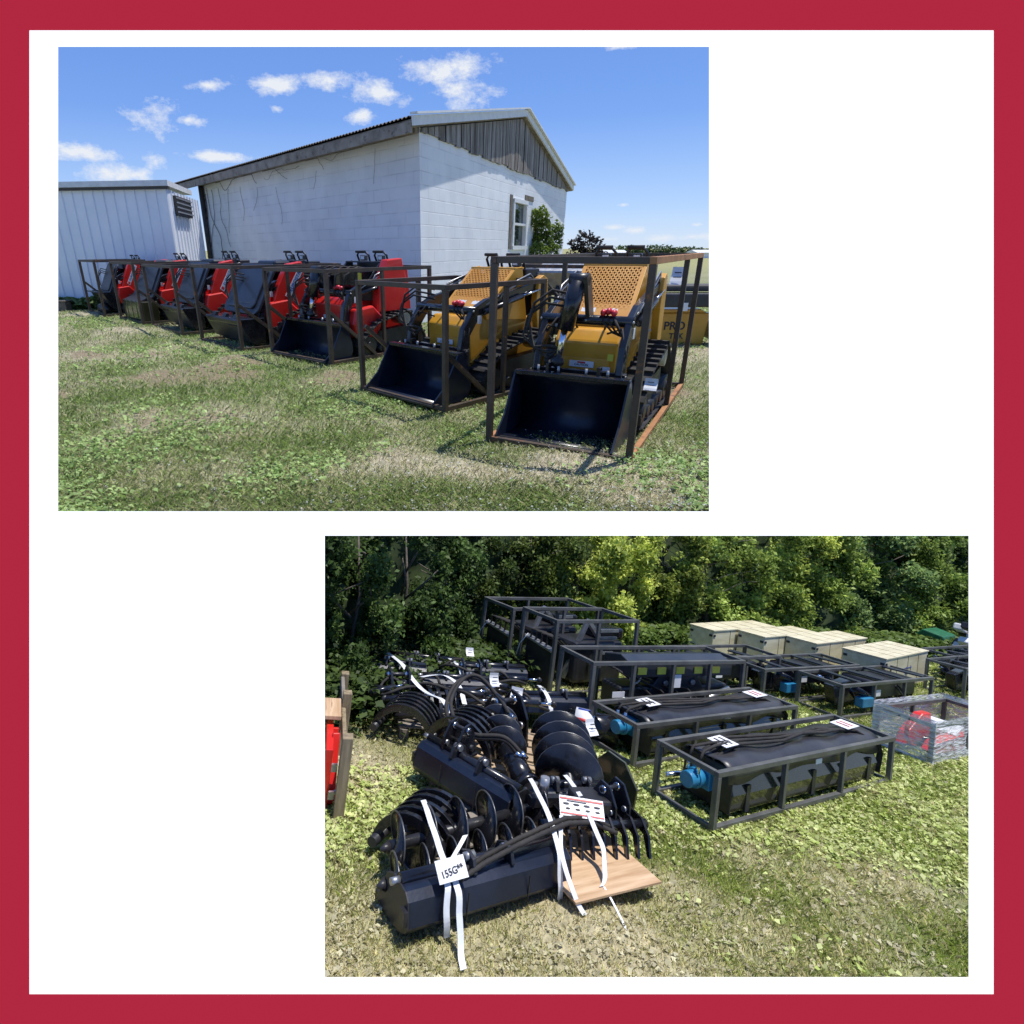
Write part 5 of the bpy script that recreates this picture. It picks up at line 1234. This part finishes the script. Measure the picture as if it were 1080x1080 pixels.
strap('white strap at the right end of the nearest bucket', [(.86, 3.80, .38), (.89, 3.55, .38), (.92, 3.36, .34), (.935, 3.20, .275), (.945, 3.155, .15), (.96, 3.17, .05)], .034, sd)
strap('loose white strap end falling beside the right end of the nearest bucket', [(1.0, 3.48, .34), (.97, 3.34, .32), (.95, 3.22, .28), (1.0, 3.10, .15), (1.06, 3.05, .07)], .030, sd)
strap('white strap hanging down over the rake at the right', [(1.13, 3.95, .36), (1.16, 3.66, .38), (1.19, 3.46, .32), (1.23, 3.36, .24), (1.22, 3.26, .16), (1.19, 3.20, .13)], .034, sd)
strap('long white strap slanting across the far pile from the left trees', [(-.28, 6.3, .34), (-.12, 5.9, .38), (.02, 5.5, .36), (.16, 5.25, .34), (.30, 5.0, .38), (.40, 4.75, .30)], .05)
strap('white strap across the middle of the far pile', [(.10, 5.6, .36), (.30, 5.62, .40), (.46, 5.5, .36), (.52, 5.3, .26)], .045)
strap('short white strap on the back bucket of the far pile', [(.40, 6.4, .34), (.50, 6.15, .34), (.54, 5.95, .26)], .045)
strap('white strap over the bucket behind the large auger spiral', [(1.30, 5.85, .34), (1.32, 5.6, .36), (1.34, 5.42, .30), (1.36, 5.38, .14)], .04)
strap('thin white strap tail lying on the grass at the right', [(1.20, 3.20, .13), (1.28, 3.0, .03), (1.20, 2.85, .02), (1.24, 2.72, .02), (1.20, 2.62, .02)], .012)
# tags and the printed card
def tagB(label, loc, rz, w, h, tilt, txt=None): return paper_tag('B', label, loc, rz, w, h, tilt, txt, group='white paper tags in the lot')
tg = thing('B', 'price_tag', 'white tag with handwritten 155G numbers on the nearest bucket', 'tag', (.31, 2.90, .34), math.radians(30), 1, 'white paper tags in the lot', -.8)
MB().box((0, 0, -.02), (.17, .004, .10)).build('card', 'label', tg)
text_mesh('155G**', .044, 'lettering', 'ink', tg, basis((0, -.005, -.03), (1, .0, .12), (0, 0, 1)), bold=.0004)
tagB('white tag hanging by the right edge of the large auger spiral', (1.50, 4.72, .48), .5, .10, .13, -.5)
tagB('left of the two white tags above the middle hitch bracket', (.76, 5.3, .58), .3, .09, .12, -.3)
tagB('right of the two white tags above the middle hitch bracket', (.95, 5.1, .54), -.3, .10, .12, -.5)
tagB('small white tag at the back of the far pile', (.62, 6.5, .46), .2, .09, .10, -.6)
tagB('white tag hanging from the taller frame above the blue motor', (2.38, 5.62, .42), .2, .10, .15, -.2)
cdn = thing('B', 'printed_card', 'white card with red bands and small pictures lying on the black bucket', 'card', (1.14, 3.55, .36), math.radians(-4), 1, None, -.95)
MB().box((0, 0, 0), (.27, .004, .12)).build('card', 'label', cdn)
MB().box((0, -.004, .043), (.262, .003, .010)).box((0, -.004, -.045), (.262, .003, .008)).build('printed_band', 'redink', cdn)
MB().box((-.03, -.0045, .03), (.12, .003, .005)).build('printed_line', 'ink', cdn)
for k in range(4):
    MB().ell((-.095 + .063 * k, -.004, .012), (.020, .002, .007), 10, 6).build('picture', 'ink', cdn)
    MB().ell((-.085 + .06 * k, -.004, -.016), (.015, .002, .006), 10, 6).build('picture', 'darktrim', cdn)

# green machine and white bits at the far right
t = thing('B', 'green_machine', 'low green machine far off at the right edge', 'machine', (11.0, 12.3, 0), math.radians(35), .5)
MB().prism([(-.5, .1), (-.4, .8), (.3, .95), (.7, .5), (.7, .1)], 0, 1.8).build('body', 'greenitem', t, .05); MB().cyl((.3, -.6, .25), (.3, -.4, .25), .25, 16).cyl((1.5, -.6, .25), (1.5, -.4, .25), .25, 16).build('wheel', 'rubber', t)
t = thing('B', 'wrapped_parts', 'pile of white wrapped parts on a stand beside the green machine', 'parts', (10.9, 11.3, 0), .5, .8)
for k in range(9): MB().box((r5.uniform(-.4, .6), r5.uniform(-.2, .2), .35 + .08 * k), (.28, .2, .16), Matrix.Rotation(r5.uniform(-1, 1), 3, 'Y')).build('wrapped_part', 'label' if k % 2 else 'black2', t, .03)
MB().box((.1, 0, .2), (1.2, .5, .3)).build('stand', 'black2', t, .03)
# ================================================================ DISPLAY BOARD with two openings; its glow is added by emission, no lamp behind
bd = thing('C', 'display_board', 'white display board with a dark red border and two rectangular openings, glow added by emission', 'display board')
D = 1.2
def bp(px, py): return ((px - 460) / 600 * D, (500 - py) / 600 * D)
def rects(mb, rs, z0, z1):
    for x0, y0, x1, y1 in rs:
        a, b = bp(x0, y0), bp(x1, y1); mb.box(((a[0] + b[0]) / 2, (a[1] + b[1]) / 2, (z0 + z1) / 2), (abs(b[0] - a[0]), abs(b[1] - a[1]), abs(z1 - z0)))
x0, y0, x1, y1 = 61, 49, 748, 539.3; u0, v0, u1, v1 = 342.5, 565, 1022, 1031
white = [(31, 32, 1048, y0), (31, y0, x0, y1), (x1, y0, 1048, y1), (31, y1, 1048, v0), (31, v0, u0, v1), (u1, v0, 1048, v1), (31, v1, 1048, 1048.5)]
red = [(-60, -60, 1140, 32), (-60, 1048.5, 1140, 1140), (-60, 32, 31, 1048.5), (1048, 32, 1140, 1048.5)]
m = MB(); rects(m, white, -D, -D - .001); m.build('panel', 'glow_white', bd)
m = MB(); rects(m, red, -D + .0005, -D - .001); m.build('border', 'glow_red', bd)
m = MB(); rects(m, [(min(a, c) + 1.5 if a in (u1, x1) else a, b + (1.5 if b in (y1, v1) else 0), c - (1.5 if c in (x0, u0) else 0), d - (1.5 if d in (y0, v0) else 0)) for a, b, c, d in white] + red, -D - .0012, -D - .003); m.build('backing', 'ink', bd)

# ================================================================ SKY, SUN, CAMERA
SUN = Vector((.30, .19, .93)).normalized()
w = bpy.data.worlds.new("World"); scn.world = w; w.use_nodes = True; nt = w.node_tree; nt.nodes.clear()
out = N(nt, 'ShaderNodeOutputWorld'); bg = N(nt, 'ShaderNodeBackground'); nt.links.new(bg.outputs[0], out.inputs[0])
sky = N(nt, 'ShaderNodeTexSky'); sky.sky_type = 'NISHITA'; sky.sun_disc = False
sky.sun_elevation = math.asin(SUN.z); sky.sun_rotation = math.atan2(SUN.x, SUN.y); sky.altitude = 100; sky.air_density = 1.0; sky.dust_density = .2; sky.ozone_density = 2.2
bg.inputs[1].default_value = SKYS = .15
tc = N(nt, 'ShaderNodeTexCoord'); sp = N(nt, 'ShaderNodeSeparateXYZ'); nt.links.new(tc.outputs['Generated'], sp.inputs[0])
def math_(op, a, b=None):
    n = N(nt, 'ShaderNodeMath', operation=op)
    for i, v in enumerate((a, b)):
        if v is None: continue
        if isinstance(v, (int, float)): n.inputs[i].default_value = v
        else: nt.links.new(v, n.inputs[i])
    return n.outputs[0]
az = math_('ARCTAN2', sp.outputs[0], sp.outputs[1]); el = math_('ARCSINE', sp.outputs[2])
CL = [(-0.4996,0.1234,0.0424,0.0097),(-0.4647,0.0979,0.0464,0.0115),(-0.4043,0.1684,0.0358,0.0163),(-0.3577,0.1690,0.0214,0.0053),(-0.3235,0.2120,0.0248,0.0061),(-0.2324,0.2170,0.0401,0.0097),(-0.1546,0.2255,0.0393,0.0099),(-0.0818,0.2123,0.0431,0.0137),(0.0171,0.2386,0.0567,0.0166),(0.0384,0.2135,0.0400,0.0161),(-0.1043,0.1840,0.0248,0.0083),(-0.3231,0.1263,0.0436,0.0057),(-0.4099,0.1156,0.0149,0.0075),(-0.2328,0.1888,0.0096,0.0045),(0.2821,0.0287,0.0175,0.0039),(0.3134,0.0243,0.0205,0.0051),(0.3559,0.0131,0.0309,0.0050),(0.3931,0.0140,0.0304,0.0049),(0.3997,0.0308,0.0106,0.0024),(0.2663,0.2569,0.0222,0.0030),(0.2725,0.0125,0.0223,0.0040),(0.2913,0.0604,0.0079,0.0025)]
mxv = None
for a, e, sx, sy in CL:
    dx = math_('DIVIDE', math_('SUBTRACT', az, a), sx * 1.25); dy = math_('DIVIDE', math_('SUBTRACT', el, e), sy * 1.4)
    d = math_('SUBTRACT', 1, math_('SQRT', math_('ADD', math_('MULTIPLY', dx, dx), math_('MULTIPLY', dy, dy))))
    mxv = d if mxv is None else math_('MAXIMUM', mxv, d)
mp2 = N(nt, 'ShaderNodeMapping'); mp2.inputs['Scale'].default_value = (1, 1, 1.6); nt.links.new(tc.outputs['Generated'], mp2.inputs[0])
ns = N(nt, 'ShaderNodeTexNoise'); ns.inputs['Scale'].default_value = 24; ns.inputs['Detail'].default_value = 9; ns.inputs['Roughness'].default_value = .68; nt.links.new(mp2.outputs[0], ns.inputs[0])
fz = math_('ADD', math_('MAXIMUM', mxv, -1.0), math_('MULTIPLY', math_('SUBTRACT', ns.outputs[0], .5), 3.6))
fz = math_('MULTIPLY', fz, 1.0)
cm = ramp(nt, fz, [(.05, (0, 0, 0)), (.45, (.42, .42, .42)), (1.15 / 1.2, (1, 1, 1))])
mx = N(nt, 'ShaderNodeMix', data_type='RGBA'); nt.links.new(cm, mx.inputs[0])
hs = N(nt, 'ShaderNodeHueSaturation'); hs.inputs['Saturation'].default_value = 1.12; nt.links.new(sky.outputs[0], hs.inputs['Color'])
grd = ramp(nt, math_('MAXIMUM', el, 0), [(0, (.56 / SKYS, .73 / SKYS, 1.0 / SKYS)), (.06, (.38 / SKYS, .58 / SKYS, 1.0 / SKYS)), (.18, (.17 / SKYS, .35 / SKYS, .88 / SKYS)), (.34, (.12 / SKYS, .26 / SKYS, .76 / SKYS)), (1, (.10 / SKYS, .23 / SKYS, .62 / SKYS))])
gm = N(nt, 'ShaderNodeMix', data_type='RGBA'); gm.inputs[0].default_value = .8; nt.links.new(hs.outputs[0], gm.inputs[6]); nt.links.new(grd, gm.inputs[7])
nt.links.new(gm.outputs[2], mx.inputs[6]); mx.inputs[7].default_value = (.82 / SKYS, .86 / SKYS, .93 / SKYS, 1)
nt.links.new(mx.outputs[2], bg.inputs[0])
ld_ = bpy.data.lights.new('sun', 'SUN'); ld_.energy = 5; ld_.angle = math.radians(.53); ld_.color = (1, .96, .90)
so = bpy.data.objects.new('sun', ld_); COL.objects.link(so); so.rotation_euler = SUN.to_track_quat('Z', 'Y').to_euler(); so.location = (0, 0, 60)
cd = bpy.data.cameras.new('camera'); cam = bpy.data.objects.new('camera', cd); COL.objects.link(cam); scn.camera = cam
cam.matrix_world = CAMM; cd.sensor_width = 36; cd.lens = 20; cd.shift_x = 80 / 1080; cd.shift_y = -40 / 1080; cd.clip_start = .05; cd.clip_end = 12000
scn.view_settings.view_transform = 'Standard'; scn.view_settings.look = 'None'; scn.view_settings.exposure = 0; scn.view_settings.gamma = 1
scn.render.resolution_x = scn.render.resolution_y = 1024
scn.cycles.max_bounces = 6; scn.cycles.transparent_max_bounces = 16
